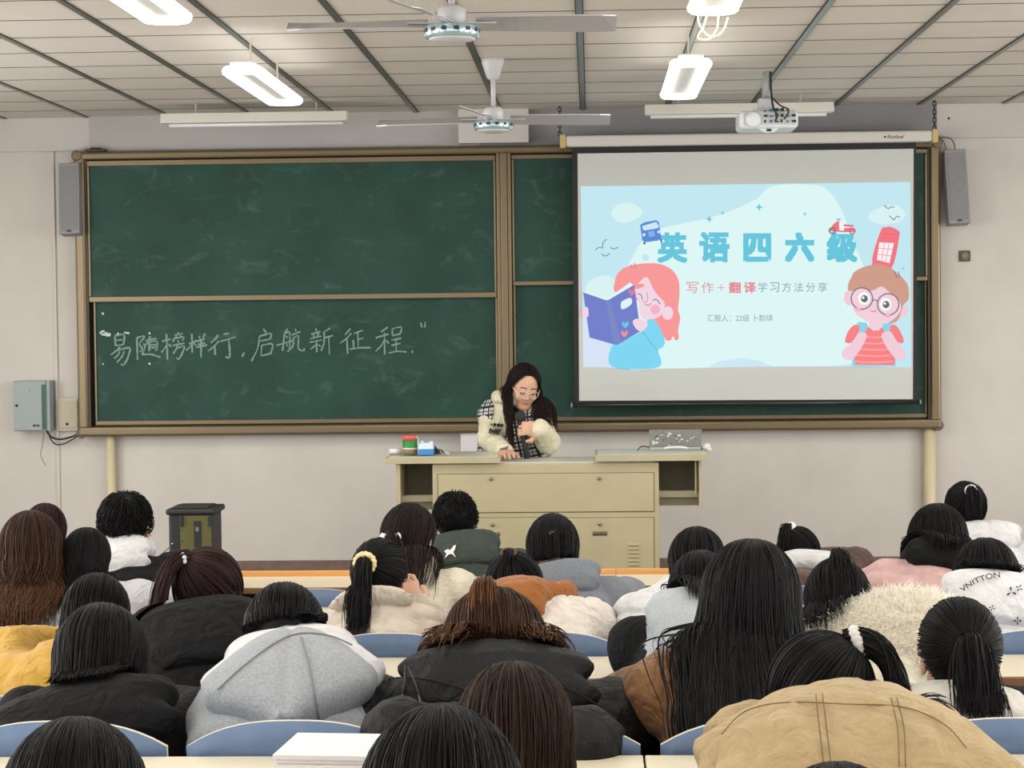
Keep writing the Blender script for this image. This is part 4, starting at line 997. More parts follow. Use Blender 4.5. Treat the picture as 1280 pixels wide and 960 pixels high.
class Pose: pass
def torso_frame(ps):
    U = unit(ps.c7-ps.hip); Rr = unit(ps.right-U*(ps.right@U)); F = np.cross(U, Rr)
    ps.U, ps.R, ps.F = U, Rr, F; ps.L = np.linalg.norm(ps.c7-ps.hip); ps.M = np.stack([Rr, U, F], 1)
def body_fn(ps):
    L = ps.L; a = ps.sw
    nodes = [(-.06, .135, .095, 0), (0, .15, .10, 0), (.3*L, .125, .09, -.01), (.65*L, .135, .095, -.015), (.88*L, .12, .07, -.005), (1.0*L, .06, .055, .01)]
    nk = ps.H+ps.RH@V3(0, -.028, -.075)*ps.hs
    def f(P):
        d = profd(P, ps.hip, ps.M, nodes, .01)
        d = smin(d, capd(P, ps.c7-ps.U*.03+ps.F*.015, nk, .058, .05), .03)
        d = smin(d, headd(P, ps.H, ps.RH, ps.hs), .018)
        for k in (0, 1):
            d = smin(d, capd(P, ps.sh[k], ps.el[k], .045, .036), .03); d = smin(d, capd(P, ps.el[k], ps.wr[k], .036, .024), .015)
            d = smin(d, capd(P, ps.hj[k], ps.kn[k], .075, .05), .03); d = smin(d, capd(P, ps.kn[k], ps.an[k], .05, .033), .02)
            d = smin(d, capd(P, ps.an[k], ps.an[k]+ps.fwd*.15-V3(0, 0, .04), .032, .026), .02)
            d = smin(d, handd(P, ps.wr[k], ps.hd[k], ps.hn[k], ps.hside[k], ps.hcurl[k], 1.0), .012)
        return d
    pts = np.array([ps.H, ps.c7, ps.hip]+ps.sh+ps.el+ps.wr+ps.kn+ps.an+[ps.wr[0]+unit(ps.hd[0])*.17, ps.wr[1]+unit(ps.hd[1])*.17, ps.an[0]+ps.fwd*.15, ps.an[1]+ps.fwd*.15])
    return f, pts.min(0)-.15, pts.max(0)+.15
def top_fn(ps, g):
    """garment over torso and arms. g: t thickness, w width scale, hem, sleeve ratio"""
    L = ps.L; t = g.get('t', .02); wd = ps.bw
    hem = g.get('hem', .075)
    nodes = [(-hem, wd*.98, .115+t*.5, 0), (0, wd, .12+t*.5, -.0), (.3*L, wd*.94, .115+t*.5, -.014), (.62*L, wd*1.0, .118+t*.5, -.022), (.84*L, wd*.86, .09+t*.4, -.01), (.97*L, .07+t, .066+t*.5, .012), (1.0*L+.012, .058+t, .058+t*.4, .016)]
    r1, r2, r3 = .05+t*.75, .042+t*.65, .034+t*.6
    sl = g.get('sl', 1.0)
    def f(P):
        d = profd(P, ps.hip, ps.M, nodes, .008)
        m_ = (ps.sh[0]+ps.sh[1])/2
        d = smin(d, capd(P, ps.sh[0], ps.c7-ps.U*.04, r1*.92, .055), .05); d = smin(d, capd(P, ps.sh[1], ps.c7-ps.U*.04, r1*.92, .055), .05)
        for k in (0, 1):
            w_ = ps.el[k]+(ps.wr[k]-ps.el[k])*sl
            d = smin(d, capd(P, ps.sh[k], ps.el[k], r1, r2), .035); d = smin(d, capd(P, ps.el[k], w_, r2, r3), .02)
        if 'drape' in g:
            x0_, x1_ = g['drape']; d = smin(d, capd(P, V3(ps.hip[0]+x0_, ps.yf, ps.zd+.022), V3(ps.hip[0]+x1_, ps.yf, ps.zd+.015), .078, .07), .09)
        return d
    pts = np.array([ps.c7, ps.hip-ps.U*hem]+ps.sh+ps.el+ps.wr)
    return f, pts.min(0)-.24, pts.max(0)+.2
def hood_fn(ps, hd):
    """hood lying on the back. hd: w half width, h drop, d bulk, up rise of the rim, tip"""
    w, h, d_ = hd.get('w', .13), hd.get('h', .2), hd.get('dx', 0.0)
    o = ps.c7-ps.F*hd.get('back', .055)+ps.U*hd.get('up', .0)+ps.R*d_
    dd = hd.get('d', .05)
    tilt = hd.get('tilt', .38); Uh = unit(ps.U*math.cos(tilt)+ps.F*math.sin(tilt)); Fh = np.cross(Uh, ps.R); M = np.stack([ps.R, Uh, Fh], 1)
    tip = hd.get('tip', .25); rk = hd.get('rise', .05)
    nodes = [(-h, w*tip, dd*.55, -.03), (-h*.82, w*(tip+.25), dd*.85, -.03), (-h*.5, w*.86, dd, -.03), (-h*.2, w, dd*1.05, -.025), (rk*.4, w*.92, dd*.95, -.005), (rk, w*.62, dd*.8, .015)]
    if hd.get('shape') == 'drop':
        nodes = [(-h, w*tip*.6, dd*.5, -.03), (-h*.86, w*(tip+.18), dd*.8, -.03), (-h*.6, w*.93, dd, -.03), (-h*.42, w, dd*1.05, -.03), (-h*.1, w*.74, dd*1.1, -.02), (rk*.45, w*.52, dd*1.05, 0), (rk, w*.34, dd*.85, .015)]
    rc = ps.c7+ps.U*hd.get('ringup', .03)+ps.F*.03; rr = hd.get('ring', .085); rt = hd.get('rt', .033)
    Mr = np.stack([ps.R, unit(ps.F+ps.U*.35), np.cross(ps.R, unit(ps.F+ps.U*.35))], 1)
    def f(P):
        d = profd(P, o, M, nodes, .012)
        q = (P-rc)@Mr; rad = np.sqrt((q[:, 0]/1.15)**2+q[:, 1]**2)
        r_ = np.sqrt((rad-rr)**2+(q[:, 2]*.8)**2)-rt
        d = smin(d, r_, .035)
        q2 = (P-o)@M
        if hd.get('seam', 1): d = d+.0055*np.exp(-(q2[:, 0]/.006)**2)*(q2[:, 2] < 0)
        return d
    return f, o-V3(w+.12, w+.12, h+.1), o+V3(w+.12, w+.15, .2)

# ------------------------------------------------------------------ hair
CAPR = V3(.0835, .104, .101); CAPC = V3(0, -.015, .022)
def capbase_fn(ps, nape=-.085, ears=True, front=.048):
    def f(P):
        q = ((P-ps.H)@ps.RH)/ps.hs
        d = elld(q, CAPC, CAPR)
        d = smax(d, q[:, 1]*0.8+(-q[:, 2])*0.75-front, .02)            # face open
        d = smax(d, nape-q[:, 2]+np.maximum(q[:, 1]+.02, 0)*-1.1*0, .02)
        if ears: d = smax(d, -elld(np.abs(q)*V3(1, 0, 0)+q*V3(0, 1, 1), V3(.08, .015, -.03), (.03, .036, .05)), .012)
        return d*ps.hs
    r = .16*ps.hs
    return f, ps.H-r, ps.H+r
def on_cap(ps, D, off):
    """directions D (…,3) in head space -> world points on the hair cap, off metres above"""
    n = D/np.linalg.norm(D, axis=-1, keepdims=True)
    k = 1/np.sqrt(((n/CAPR)**2).sum(-1, keepdims=True))
    return ps.H+((CAPC+n*(k+off))@ps.RH.T)*ps.hs
def slerp(a, b, t):
    a = a/np.linalg.norm(a, axis=-1, keepdims=True); b = b/np.linalg.norm(b, axis=-1, keepdims=True)
    w = np.arccos(np.clip((a*b).sum(-1, keepdims=True), -1, .9999)); t = t[None, :, None]
    return (np.sin((1-t)*w[:, None])*a[:, None]+np.sin(t*w[:, None])*b[:, None])/np.sin(w)[:, None]
def grow(p, d, ln, M, coll, rng, grav=.3, stiff=.8, margin=.006, curl=0.0, jit=.05, hold=0.0, cx=0.0, narrow=.95, bias=None):
    xt = cx+(p[:, 0]-cx)*(narrow if np.isscalar(narrow) else np.where(p[:, 0] > cx, narrow[1], narrow[0]))
    margin = np.broadcast_to(margin, (len(p),)); out = []; step = (ln/M)[:, None]; ph = rng.uniform(0, 6.28, len(p))
    for i in range(M):
        d = stiff*d+V3(0, 0, -grav)+rng.normal(0, jit, d.shape)
        if bias is not None: d = d+bias
        if curl: d = d+curl*np.stack([np.sin(ph+i*.55), np.cos(ph*1.7+i*.5), 0*ph], 1)
        d = d/np.linalg.norm(d, axis=1, keepdims=True)
        p = p+d*step
        if hold: p = p.copy(); p[:, 0] += hold*(xt-p[:, 0])
        c = coll(p); bad = c < margin
        if bad.any():
            pb = p[bad]; e = 2e-3; c0 = c[bad]
            g = np.stack([coll(pb+V3(e, 0, 0))-c0, coll(pb+V3(0, e, 0))-c0, coll(pb+V3(0, 0, e))-c0], 1); g = g/(np.linalg.norm(g, axis=1, keepdims=True)+1e-9)
            p = p.copy(); p[bad] = pb+g*np.minimum(margin[bad]-c0, .05)[:, None]
            db = d[bad]; db = db-g*np.minimum((db*g).sum(1, keepdims=True), 0); d = d.copy(); d[bad] = db
        out.append(p)
    return np.stack(out, 1)
def tubes(paths, rad, rng, tone0, tip=.35, flat=.6, tipl=0.0):
    N, M, _ = paths.shape
    t = np.gradient(paths, axis=1); t /= np.linalg.norm(t, axis=2, keepdims=True)+1e-9
    g = rng.normal(size=(N, 1, 3)); a = np.cross(t, g); a /= np.linalg.norm(a, axis=2, keepdims=True)+1e-9; b = np.cross(t, a)
    u = np.linspace(0, 1, M); prof = 1-(1-tip)*(np.maximum(u-.6, 0)/.4)**1.5*np.where(u < .08, .6+.4*u/.08, 1)
    r = (rad[:, None]*prof[None])[:, :, None]
    v = np.stack([paths+a*r, paths+b*r*flat, paths-a*r, paths-b*r*flat], 2)
    idx = np.arange(N*M*4).reshape(N, M, 4); q = []
    for k in range(4):
        k2 = (k+1) % 4; q.append(np.stack([idx[:, :-1, k], idx[:, :-1, k2], idx[:, 1:, k2], idx[:, 1:, k]], -1).reshape(-1, 4))
    e0 = idx[:, 0, ::-1].reshape(-1, 4); e1 = idx[:, -1].reshape(-1, 4)
    tn = np.repeat(np.clip(tone0[:, None]+tipl*u[None]**1.5, 0, 1)[:, :, None], 4, 2)
    return v.reshape(-1, 3), np.concatenate(q+[e0, e1]), tn.reshape(-1)
def join(parts):
    vs, qs, ts = [], [], []; n = 0
    for v, q, t in parts: vs.append(v); qs.append(q+n); ts.append(t); n += len(v)
    return np.concatenate(vs), np.concatenate(qs), np.concatenate(ts)

def part_roots(rng, n, phi, side=0.0, crown=-.42):
    """roots along a parting, the nearer to the nape the further back"""
    s = np.clip(1-np.abs(phi)/2.3, 0, 1); s = np.clip(s+rng.normal(0, .12, n), 0, 1)
    y = .62+(crown-.62)*s; z = np.sqrt(np.maximum(1-y*y, .05))
    x = np.sign(phi)*.02+side*.25*(1-s)+rng.normal(0, .03, n)
    return np.stack([x, y, z], 1)
def style_long(ps, rng, coll, n, L, rad, spread=1.0, phimax=1.95, side=0.0, curl=0.0, hs0=.25, grav=.3, vol=.012, tipl=.2, hold=.16, narrow=.95):
    phi = rng.uniform(-phimax, phimax, n)
    a = part_roots(rng, n, phi, side)
    b = np.stack([np.sin(phi), -np.cos(phi), -.28+0*phi], 1)
    off = rng.uniform(.002, vol, n)
    t = np.linspace(0, 1, 11)
    P1 = on_cap(ps, slerp(a, b, t), off[:, None, None]*(.35+.65*t[None, :, None]))
    d = P1[:, -1]-P1[:, -2]; d /= np.linalg.norm(d, axis=1, keepdims=True)
    ln = L*rng.uniform(.78, 1.04, n)
    P2 = grow(P1[:, -1], d, ln, 24, coll, rng, grav=grav, curl=curl, hold=hold, cx=ps.H[0], narrow=narrow, bias=np.stack([0*phi, np.where(np.abs(phi) < 1.45, -.10, .06), 0*phi], 1), margin=rad*1.2+rng.uniform(.0, vol, n))
    pth = np.concatenate([P1[:, :-1], P2], 1)
    clump = (np.sin(phi*23)*.5+.5)*.4
    return tubes(pth, rad*rng.uniform(.6, 1.25, n), rng, np.clip(hs0*rng.uniform(0, 1.6, n)+clump*hs0, 0, 1), tipl=tipl)
def style_pony(ps, rng, coll, n, tie, L, rad, tdir, hs0=.25, tail_r=.022, grav=.22, tipl=.15, tn=None, jit=.05, stiff=.85, minz=-.75, flare=.05, curl=0.0, hold=.0, tdrift=0.0, bias=None):
    # combed hair: from hairline to the tie
    D = rng.normal(size=(n*3, 3)); D /= np.linalg.norm(D, axis=1, keepdims=True)
    ok = (D[:, 1]*.8-D[:, 2]*.75 < .42) & (D[:, 2] > minz); D = D[ok][:n]; n = len(D)
    T = unit(V3(*tie)); t = np.linspace(0, 1, 12)
    off = rng.uniform(.001, .005, n)
    P1 = on_cap(ps, slerp(D, np.repeat(T[None], n, 0)+D*.08, t), off[:, None, None]+.006*np.sin(t*1.5)[None, :, None])
    tone = np.clip(hs0*rng.uniform(0, 1.7, n), 0, 1)
    A = tubes(P1, rad*rng.uniform(.6, 1.2, n), rng, tone, tip=.8)
    res = [A]
    if L > 0:
        m = tn or n
        tp = on_cap(ps, T[None], .016)[0]; td = unit(ps.RH@V3(*tdir))
        s1 = unit(np.cross(td, V3(0, 0, 1))+1e-6); s2 = np.cross(td, s1)
        r = np.sqrt(rng.uniform(0, 1, m))*tail_r*.75; q = rng.uniform(0, 6.28, m)
        st = tp+(s1[None]*np.cos(q)[:, None]+s2[None]*np.sin(q)[:, None])*r[:, None]
        d0 = td[None]+(st-tp)/tail_r*flare*3+rng.normal(0, flare, (m, 3))
        P2 = grow(st, d0, L*rng.uniform(.75, 1.03, m), 20, coll, rng, grav=grav, stiff=stiff, margin=rad*1.3, jit=jit, curl=curl, hold=hold, cx=tp[0]+tdrift, narrow=1.0, bias=bias)
        P2 = np.concatenate([(st-td*.02)[:, None], st[:, None], P2], 1)
        res.append(tubes(P2, rad*rng.uniform(.6, 1.25, m), rng, np.clip(hs0*rng.uniform(0, 1.8, m), 0, 1), tipl=tipl))
        ps.tie = (tp, td, s1, s2)
    return join(res)
def style_short(ps, rng, n, L, rad, lift=.014, crown=(0.1, -.5, .85), hs0=.2, nape=-.75, nz=.45):
    D = rng.normal(size=(n*3, 3)); D /= np.linalg.norm(D, axis=1, keepdims=True)
    ok = (D[:, 1]*.8-D[:, 2]*.75 < .45) & (D[:, 2] > nape); D = D[ok][:n]; n = len(D)
    C = unit(V3(*crown)); away = D-C*(D@C)[:, None]; away = away/(np.linalg.norm(away, axis=1, keepdims=True)+1e-6)
    away = away+rng.normal(0, nz, away.shape); E = D+away*(L/.1)*rng.uniform(.6, 1.1, n)[:, None]
    t = np.linspace(0, 1, 8)
    up = rng.uniform(.2, 1.0, n)
    P1 = on_cap(ps, slerp(D, E, t), (lift*up)[:, None, None]*np.sin(t*2.2)[None, :, None]+.001)
    return tubes(P1, rad*rng.uniform(.6, 1.2, n), rng, np.clip(hs0*rng.uniform(0, 1.7, n), 0, 1), tip=.15)
def cap_part(ps, tone=.1, **k):
    f, lo, hi = capbase_fn(ps, **k); v, q = polygonize(f, lo, hi, .0085)
    return v, q, np.full(len(v), tone)

# ------------------------------------------------------------------ drop flat marks onto a garment from behind
def press(vs2, fs, origin, ex, ez, direc, f, lift=.0035, bend=None):
    """vs2 2D marks -> world on plane (origin, ex, ez), marched along direc until they meet f"""
    P = origin+vs2[:, :1]*ex+vs2[:, 1:2]*ez
    P = P.copy()
    for _ in range(60):
        d = f(P); st = np.clip(d-lift, -.02, .05)*.7; st[np.abs(st) < 1e-5] = 0; P = P+direc*st[:, None]
    return P, fs
# ------------------------------------------------------------------ seated listeners
A, B, C, D, E, F, G = range(7)
def rotz(a): c, s = math.cos(a), math.sin(a); return np.array([[c, -s, 0], [s, c, 0], [0, 0, 1.0]])
def rotx(a): c, s = math.cos(a), math.sin(a); return np.array([[1.0, 0, 0], [0, c, -s], [0, s, c]])
def roty(a): c, s = math.cos(a), math.sin(a); return np.array([[c, 0, s], [0, 1.0, 0], [-s, 0, c]])
_cl = {}
def cloth(name, rgb, rough=0.85, bump=0.7, bscale=17, noise=0.12, nscale=30, vary=None, sheen=0.15):
    return mat('cloth_'+name, srgb(*rgb), rough, spec=0.25, noise=noise, nscale=nscale, bump=bump, bscale=bscale, sheen=sheen if sum(rgb) > 200 else 0.0, vary=srgb(*vary) if vary else None)
def displace(v, q, ps, kind, amp, seed):
    n = normals(v, q); u = (v-ps.hip)@ps.M
    d = amp*1.5*folds(v, 9.0, seed)+amp*.8*folds(v, 21.0, seed+5)
    if kind == 'puffer':
        b = np.abs(np.sin(math.pi*u[:, 1]/.085)); d = d*.8-.012*(1-b)**3+.004*b
    if kind == 'quilt':
        b = np.minimum(np.abs(np.sin(math.pi*(u[:, 1]+.06*np.abs(u[:, 0]))/.05)), np.abs(np.sin(math.pi*u[:, 0]/.05))); d = d*.7-.007*(1-b)**4
    return v+n*d[:, None]
def add_tie(ps, root, name, kind, m, r=.026, label=None):
    tp, td, s1, s2 = ps.tie
    mb = MB(); mb.smooth = True
    if kind == 'scrunchie':
        rn = random.Random(4)
        for k in range(15):
            a = k*2*math.pi/15; c = tp+(s1*math.cos(a)+s2*math.sin(a))*r+td*rn.uniform(-.004, .004)
            mb.lathe(c, [(.002, -.011), (.010, -.006), (.0115, .0), (.010, .006), (.002, .011)], 8)
    elif kind == 'band':
        pts = [tp+(s1*math.cos(a)+s2*math.sin(a))*r for a in np.linspace(0, 2*math.pi, 20)]; mb.tube(pts, .006, 7, cap=False)
    elif kind == 'pearls':
        rn = random.Random(6)
        for k in range(14):
            a = k*2*math.pi/9; rr = r*(1.0 if k < 9 else .55); c = tp+(s1*math.cos(a)+s2*math.sin(a)*.7)*rr-td*.0
            mb.lathe(c, [(.001, -.007), (.005, -.005), (.007, 0), (.005, .005), (.001, .007)], 8)
    elif kind == 'bow':
        for sg in (-1, 1):
            lobe = [tp+td*.016+s1*sg*(.006+.034*u)+s2*.0 for u in (0, .35, .7, 1)]; mb.tube(lobe, [.006, .016, .019, .006], 10)
            mb.tube([tp+td*.016, tp+td*.012+s1*sg*.016-V3(0, 0, .03), tp+s1*sg*.026-V3(0, 0, .065)], [.005, .009, .011], 8)
        mb.lathe(tp+td*.018, [(.002, -.01), (.01, -.006), (.01, .006), (.002, .01)], 10)
    o = mb.build(name, m, root)
    if label: o['label'] = label
    return o

def person(sp):
    rng = np.random.default_rng(sp.get('seed', 1)); seed = float(sp.get('seed', 1))
    row = sp['row']; z0 = TIER[row]; hipY = DFAR[row+1]+.22+sp.get('hipdy', 0)
    x0, x1, top = sp['head']; Yh = hipY+sp.get('lean', .29)
    ppm = FPX/Yh; hs = float(np.clip((x1-x0)/ppm/sp.get('hw', .185), .86, 1.14))
    ps = Pose(); ps.hs = hs; ps.fwd = V3(0, 1, 0); ps.right = rotz(R_(sp.get('tyaw', 0)))@V3(1, 0, 0)
    ps.RH = rotz(R_(sp.get('yaw', 0)))@roty(R_(sp.get('roll', 0)))@rotx(-R_(sp.get('pitch', 30)))
    zl = ps.RH.T@V3(0, 0, 1); sup = CAPC@zl+math.sqrt(((zl*CAPR)**2).sum())
    p = at((x0+x1)/2, top, Yh); ps.H = p-V3(0, 0, (sup+.008)*hs)-V3((ps.RH@CAPC)[0], 0, 0)
    back = ps.RH@V3(0, -.035, -.095)*hs
    ps.c7 = ps.H+back+V3(sp.get('c7x', 0), -.008, sp.get('c7z', -.035))
    tx = at(sp.get('tx', (x0+x1)/2), 800, hipY)[0]
    ps.hip = V3(tx, hipY, z0+.585)
    torso_frame(ps); ps.right = ps.R
    s0, s1 = sp.get('sh', ((x0+x1)/2-.24*ppm, (x0+x1)/2+.24*ppm)); tsh = sp['top'].get('t', .02)
    half = float(np.clip((s1-s0)/ppm/2-.045-tsh*.75, .13, .27)); off = ((s0+s1)/2-(x0+x1)/2)/ppm
    ps.sw = half; ps.bw = sp['top'].get('bw', min(half+.015, .22))
    mid = ps.c7-ps.U*.075
    drop = sp.get('drop', .012)
    cx = at((s0+s1)/2, 800, mid[1])[0]; mid[0] = .35*mid[0]+.65*cx
    ps.sh = [mid-ps.R*half-V3(0, 0, drop), mid+ps.R*half-V3(0, 0, drop)]
    yn = DFAR[row]-DD; zd = z0+DZ
    ps.el = []; ps.wr = []; ps.hd = []; ps.hn = []; ps.hside = []; ps.hcurl = []
    for k, sg in ((0, -1), (1, 1)):
        e = ps.sh[k]+V3(sg*sp.get('eo', .065), .16, 0); e[1] = max(e[1], yn-.02); e[2] = max(zd+.064+.65*tsh, min(zd+.09, e[2]-.1)); e = e+V3(*sp.get('el%d' % k, (0, 0, 0)))
        wv = V3(e[0]-sg*.13, min(e[1]+.19, DFAR[row]-.14), zd+.054+.6*tsh)+V3(*sp.get('wr%d' % k, (0, 0, 0)))
        if row >= F and sp['seed'] != 23:
            e = ps.sh[k]+V3(sg*.03, .03, -.26); wv = e+V3(-sg*.1, .15, -.05)
        ps.el.append(e); ps.wr.append(wv); ps.hd.append(unit(wv-e)*V3(1, 1, 0)+V3(-sg*.1, .05, -.05)); ps.hn.append(V3(sg*.35, 0, 1)); ps.hside.append(-1 if k == 0 else 1); ps.hcurl.append(.55)
    if 'hand1' in sp: hw_, hd_, hn_ = sp['hand1']; ps.wr[1] = ps.H+V3(*hw_); ps.hd[1] = V3(*hd_); ps.hn[1] = V3(*hn_); ps.hcurl[1] = .9
    ps.hj = [ps.hip+ps.R*s*.09-V3(0, 0, .03) for s in (-1, 1)]
    ps.kn = [V3(ps.hip[0]+s*.11, hipY+.40, z0+.53) for s in (-1, 1)]; ps.an = [V3(ps.hip[0]+s*.10, hipY+.16, z0+.085) for s in (-1, 1)]
    ps.yf = DFAR[row+1]+.03; ps.zd = TIER[row+1]+DZ
    root = empty('person', (ps.hip[0], hipY, z0), sp['label'], 'person', 'students sitting at the desks')
    h = sp.get('res', .0095)
    f, lo, hi = body_fn(ps); v, q = polygonize(f, lo, hi, h if not sp.get('fine') else .007); npmesh('body', v, q, M_skin, root)
    # trousers and shoes
    def ft(P):
        d = profd(P, ps.hip, ps.M, [(-.07, .15, .115, 0), (.06, .16, .118, 0)], .01)
        for k in (0, 1): d = smin(smin(d, capd(P, ps.hj[k], ps.kn[k], .092, .068), .04), capd(P, ps.kn[k], ps.an[k]+V3(0, 0, .03), .066, .052), .02)
        return d
    pts = np.array(ps.hj+ps.kn+ps.an+[ps.hip]); v, q = polygonize(ft, pts.min(0)-.2, pts.max(0)+.2, .016); npmesh('trousers', v, q, M_trous, root)
    for k in (0, 1):
        a = ps.an[k]-V3(0, .03, .045)
        fs_ = lambda P: smin(capd(P, a+V3(0, 0, .012), a+V3(0, .17, 0), .045, .038), np.linalg.norm(P-ps.an[k], axis=1)-.045, .03)
        fl = lambda P: np.maximum(fs_(P), z0+.002-P[:, 2])
        v, q = polygonize(fl, a-.08, a+V3(.08, .25, .12), .013); npmesh('shoe', v, q, M_shoe, root)
    # upper garment
    g = sp['top']; ftop, lo, hi = top_fn(ps, g); v, q = polygonize(ftop, lo, hi, h)
    v = displace(v, q, ps, g.get('kind', 'fold'), g.get('amp', .005), seed)
    ms = [g['mat']]; o = npmesh(g['name'], v, q, ms, root)
    if 'sleeve_mat' in g:
        o.data.materials.append(g['sleeve_mat']); fc = v[q].mean(1); dt = profd(fc, ps.hip, ps.M, [(-.2, half*.98, .2, 0), (ps.L+.1, half*.98, .2, 0)])
        o.data.polygons.foreach_set('material_index', (dt > .012).astype(np.int32)); o.data.update()
    tamp = g.get('amp', .005)*1.2+.002
    colls = [lambda P: ftop(P)-tamp]
    ps.top_obj, ps.ftop = o, ftop
    if 'hood' in sp:
        hd = sp['hood']; fh, lo, hi = hood_fn(ps, hd); v, q = polygonize(fh, lo, hi, h*.9)
        nn = normals(v, q); v = v+nn*(hd.get('amp', .004)*folds(v, 11.0, seed+2))[:, None]
        ho = npmesh(hd.get('name', 'hood'), v, q, hd['mat'], root); hamp = hd.get('amp', .004)*1.2+.003; colls.append(lambda P: fh(P)-hamp); ps.fhood = fh; ps.hood_obj = ho
        if hd.get('label'): ho['label'] = hd['label']
        if 'lining' in hd:
            h2 = dict(hd); h2.update(hd['lining']); h2['seam'] = 0; fl_, lo, hi = hood_fn(ps, h2); v, q = polygonize(fl_, lo, hi, h*.9)
            lo_ = npmesh('hood_lining', v, q, h2['mat'], root); lo_['label'] = h2.get('llabel', 'pale inner hood edge'); colls.append(lambda P: fl_(P)-.004)
    def fcap(P): return elld((P-ps.H)@ps.RH, CAPC*hs, CAPR*hs*.97)
    def coll(P):
        d = fcap(P)
        for c in colls: d = np.minimum(d, c(P))
        return d
    hr = sp['hair']; st = hr['style']; parts = [cap_part(ps, hr.get('tone', .1)*.6, nape=hr.get('nape', -.085), ears=hr.get('ears', True))]
    N = int(hr.get('n', 420)*1.7); rad = hr.get('r', .0026)*.68; tone = hr.get('tone', .25)
    if st in ('long', 'half'):
        parts.append(style_long(ps, rng, coll, N, hr.get('L', .3), rad, phimax=hr.get('phi', 1.95), side=hr.get('side', 0), curl=hr.get('curl', 0), hs0=tone, grav=hr.get('grav', .3), vol=hr.get('vol', .014), tipl=hr.get('tipl', .15), hold=hr.get('hold', .16), narrow=hr.get('narrow', .95)))
    if st in ('pony', 'half'):
        parts.append(style_pony(ps, rng, coll, int(hr.get('n2', N/1.7)*1.7), hr['tie'], hr.get('L2', hr.get('L', .25)), rad, hr.get('tdir', (0, -1, .2)), hs0=hr.get('tone2', tone), tail_r=hr.get('tr', .022), grav=hr.get('grav', .22), tipl=hr.get('tipl', .1), tn=int(hr.get('tn', 170)*1.6), flare=hr.get('flare', .05), minz=hr.get('minz', -.78) if st == 'pony' else .15, curl=hr.get('curl', 0), jit=hr.get('jit', .04), hold=hr.get('thold', .0), tdrift=hr.get('tdrift', 0), bias=V3(0, hr.get('back', -.08), 0)))
    if st == 'short':
        parts.append(style_short(ps, rng, N, hr.get('L', .05), rad, hr.get('lift', .014), hs0=tone, nape=hr.get('minz', -.75), nz=hr.get('nz', .45)))
    v, q, t = join(parts); npmesh('hair', v, q, hr['mat'], root, tone=t)
    if 'tie' in sp and hasattr(ps, 'tie'):
        add_tie(ps, root, *sp['tie'])
    if 'extra' in sp: sp['extra'](ps, root, rng)
    ps.root = root
    return ps

def fur(ps, root, rng, name, m, f, obj, sel, n, L, rad, down=.4):
    me = obj.data; nv = len(me.vertices); co = np.empty(nv*3, np.float32); me.vertices.foreach_get('co', co); co = co.reshape(-1, 3)+np.array(wloc(obj))
    ok = np.flatnonzero(sel(co)); ix = rng.choice(ok, n); p = co[ix]+rng.normal(0, .004, (n, 3)); e = 2e-3; c0 = f(p)
    g = np.stack([f(p+V3(e, 0, 0))-c0, f(p+V3(0, e, 0))-c0, f(p+V3(0, 0, e))-c0], 1); g /= np.linalg.norm(g, axis=1, keepdims=True)+1e-9
    d = g+rng.normal(0, .55, (n, 3))-V3(0, 0, down); d /= np.linalg.norm(d, axis=1, keepdims=True)
    ln = L*rng.uniform(.5, 1.1, n); P = [p]
    for k in range(4):
        d = d+rng.normal(0, .2, (n, 3))-V3(0, 0, down*.3); d /= np.linalg.norm(d, axis=1, keepdims=True); P.append(P[-1]+d*(ln/4)[:, None])
    v, q, t = tubes(np.stack(P, 1), rad*rng.uniform(.6, 1.3, n), rng, rng.uniform(0, .8, n), tip=.1)
    return npmesh(name, v, q, m, root, tone=t)

BK = cloth('black', (15, 15, 17)); BK2 = cloth('black_coat', (22, 22, 24), rough=.6)
GR = cloth('grey_marl', (158, 162, 166), noise=1, nscale=170, vary=(140, 145, 150), bump=.25, bscale=160); GRL = cloth('light_grey', (176, 182, 186), noise=1, nscale=170, vary=(162, 168, 173), bump=.25, bscale=160)
WH = cloth('white', (214, 214, 215)); WHW = cloth('warm_white', (208, 204, 194)); CR = cloth('cream', (226, 218, 196)); BE = cloth('beige', (208, 196, 180), rough=.55)
MU = cloth('mustard', (192, 150, 62)); GN = cloth('dark_green', (62, 70, 64)); OR = cloth('rust', (150, 92, 40)); WO = cloth('wool_grey', (122, 127, 134), noise=1, nscale=190, vary=(104, 110, 118), bump=.5, bscale=200)
BR = cloth('brown_coat', (128, 88, 50), rough=.5); KH = cloth('khaki', (172, 150, 110)); PK = cloth('pink', (206, 168, 164), rough=.5); DB = cloth('dark_brown', (88, 66, 60)); BG = cloth('blue_grey', (176, 180, 190)); FL = cloth('fleece', (120, 120, 124), noise=1, nscale=90, vary=(84, 84, 88), bump=.6)
LS_ = cloth('striped', (196, 196, 198)); CQ = cloth('quilt_white', (224, 214, 204))
FUR = hair_mat('cream_fur', srgb(252, 248, 238), srgb(238, 230, 214), .8)
TW = mat('tie_white', srgb(226, 226, 220), 0.6); TY = mat('tie_yellow', srgb(226, 206, 150), 0.7); TG = mat('tie_grey', srgb(196, 192, 186), 0.5); TB = mat('tie_black', srgb(24, 24, 26), 0.6); TP = mat('tie_pearl', srgb(214, 222, 216), 0.2, coat=.5); TBR = mat('tie_brown', srgb(80, 58, 50), .7)

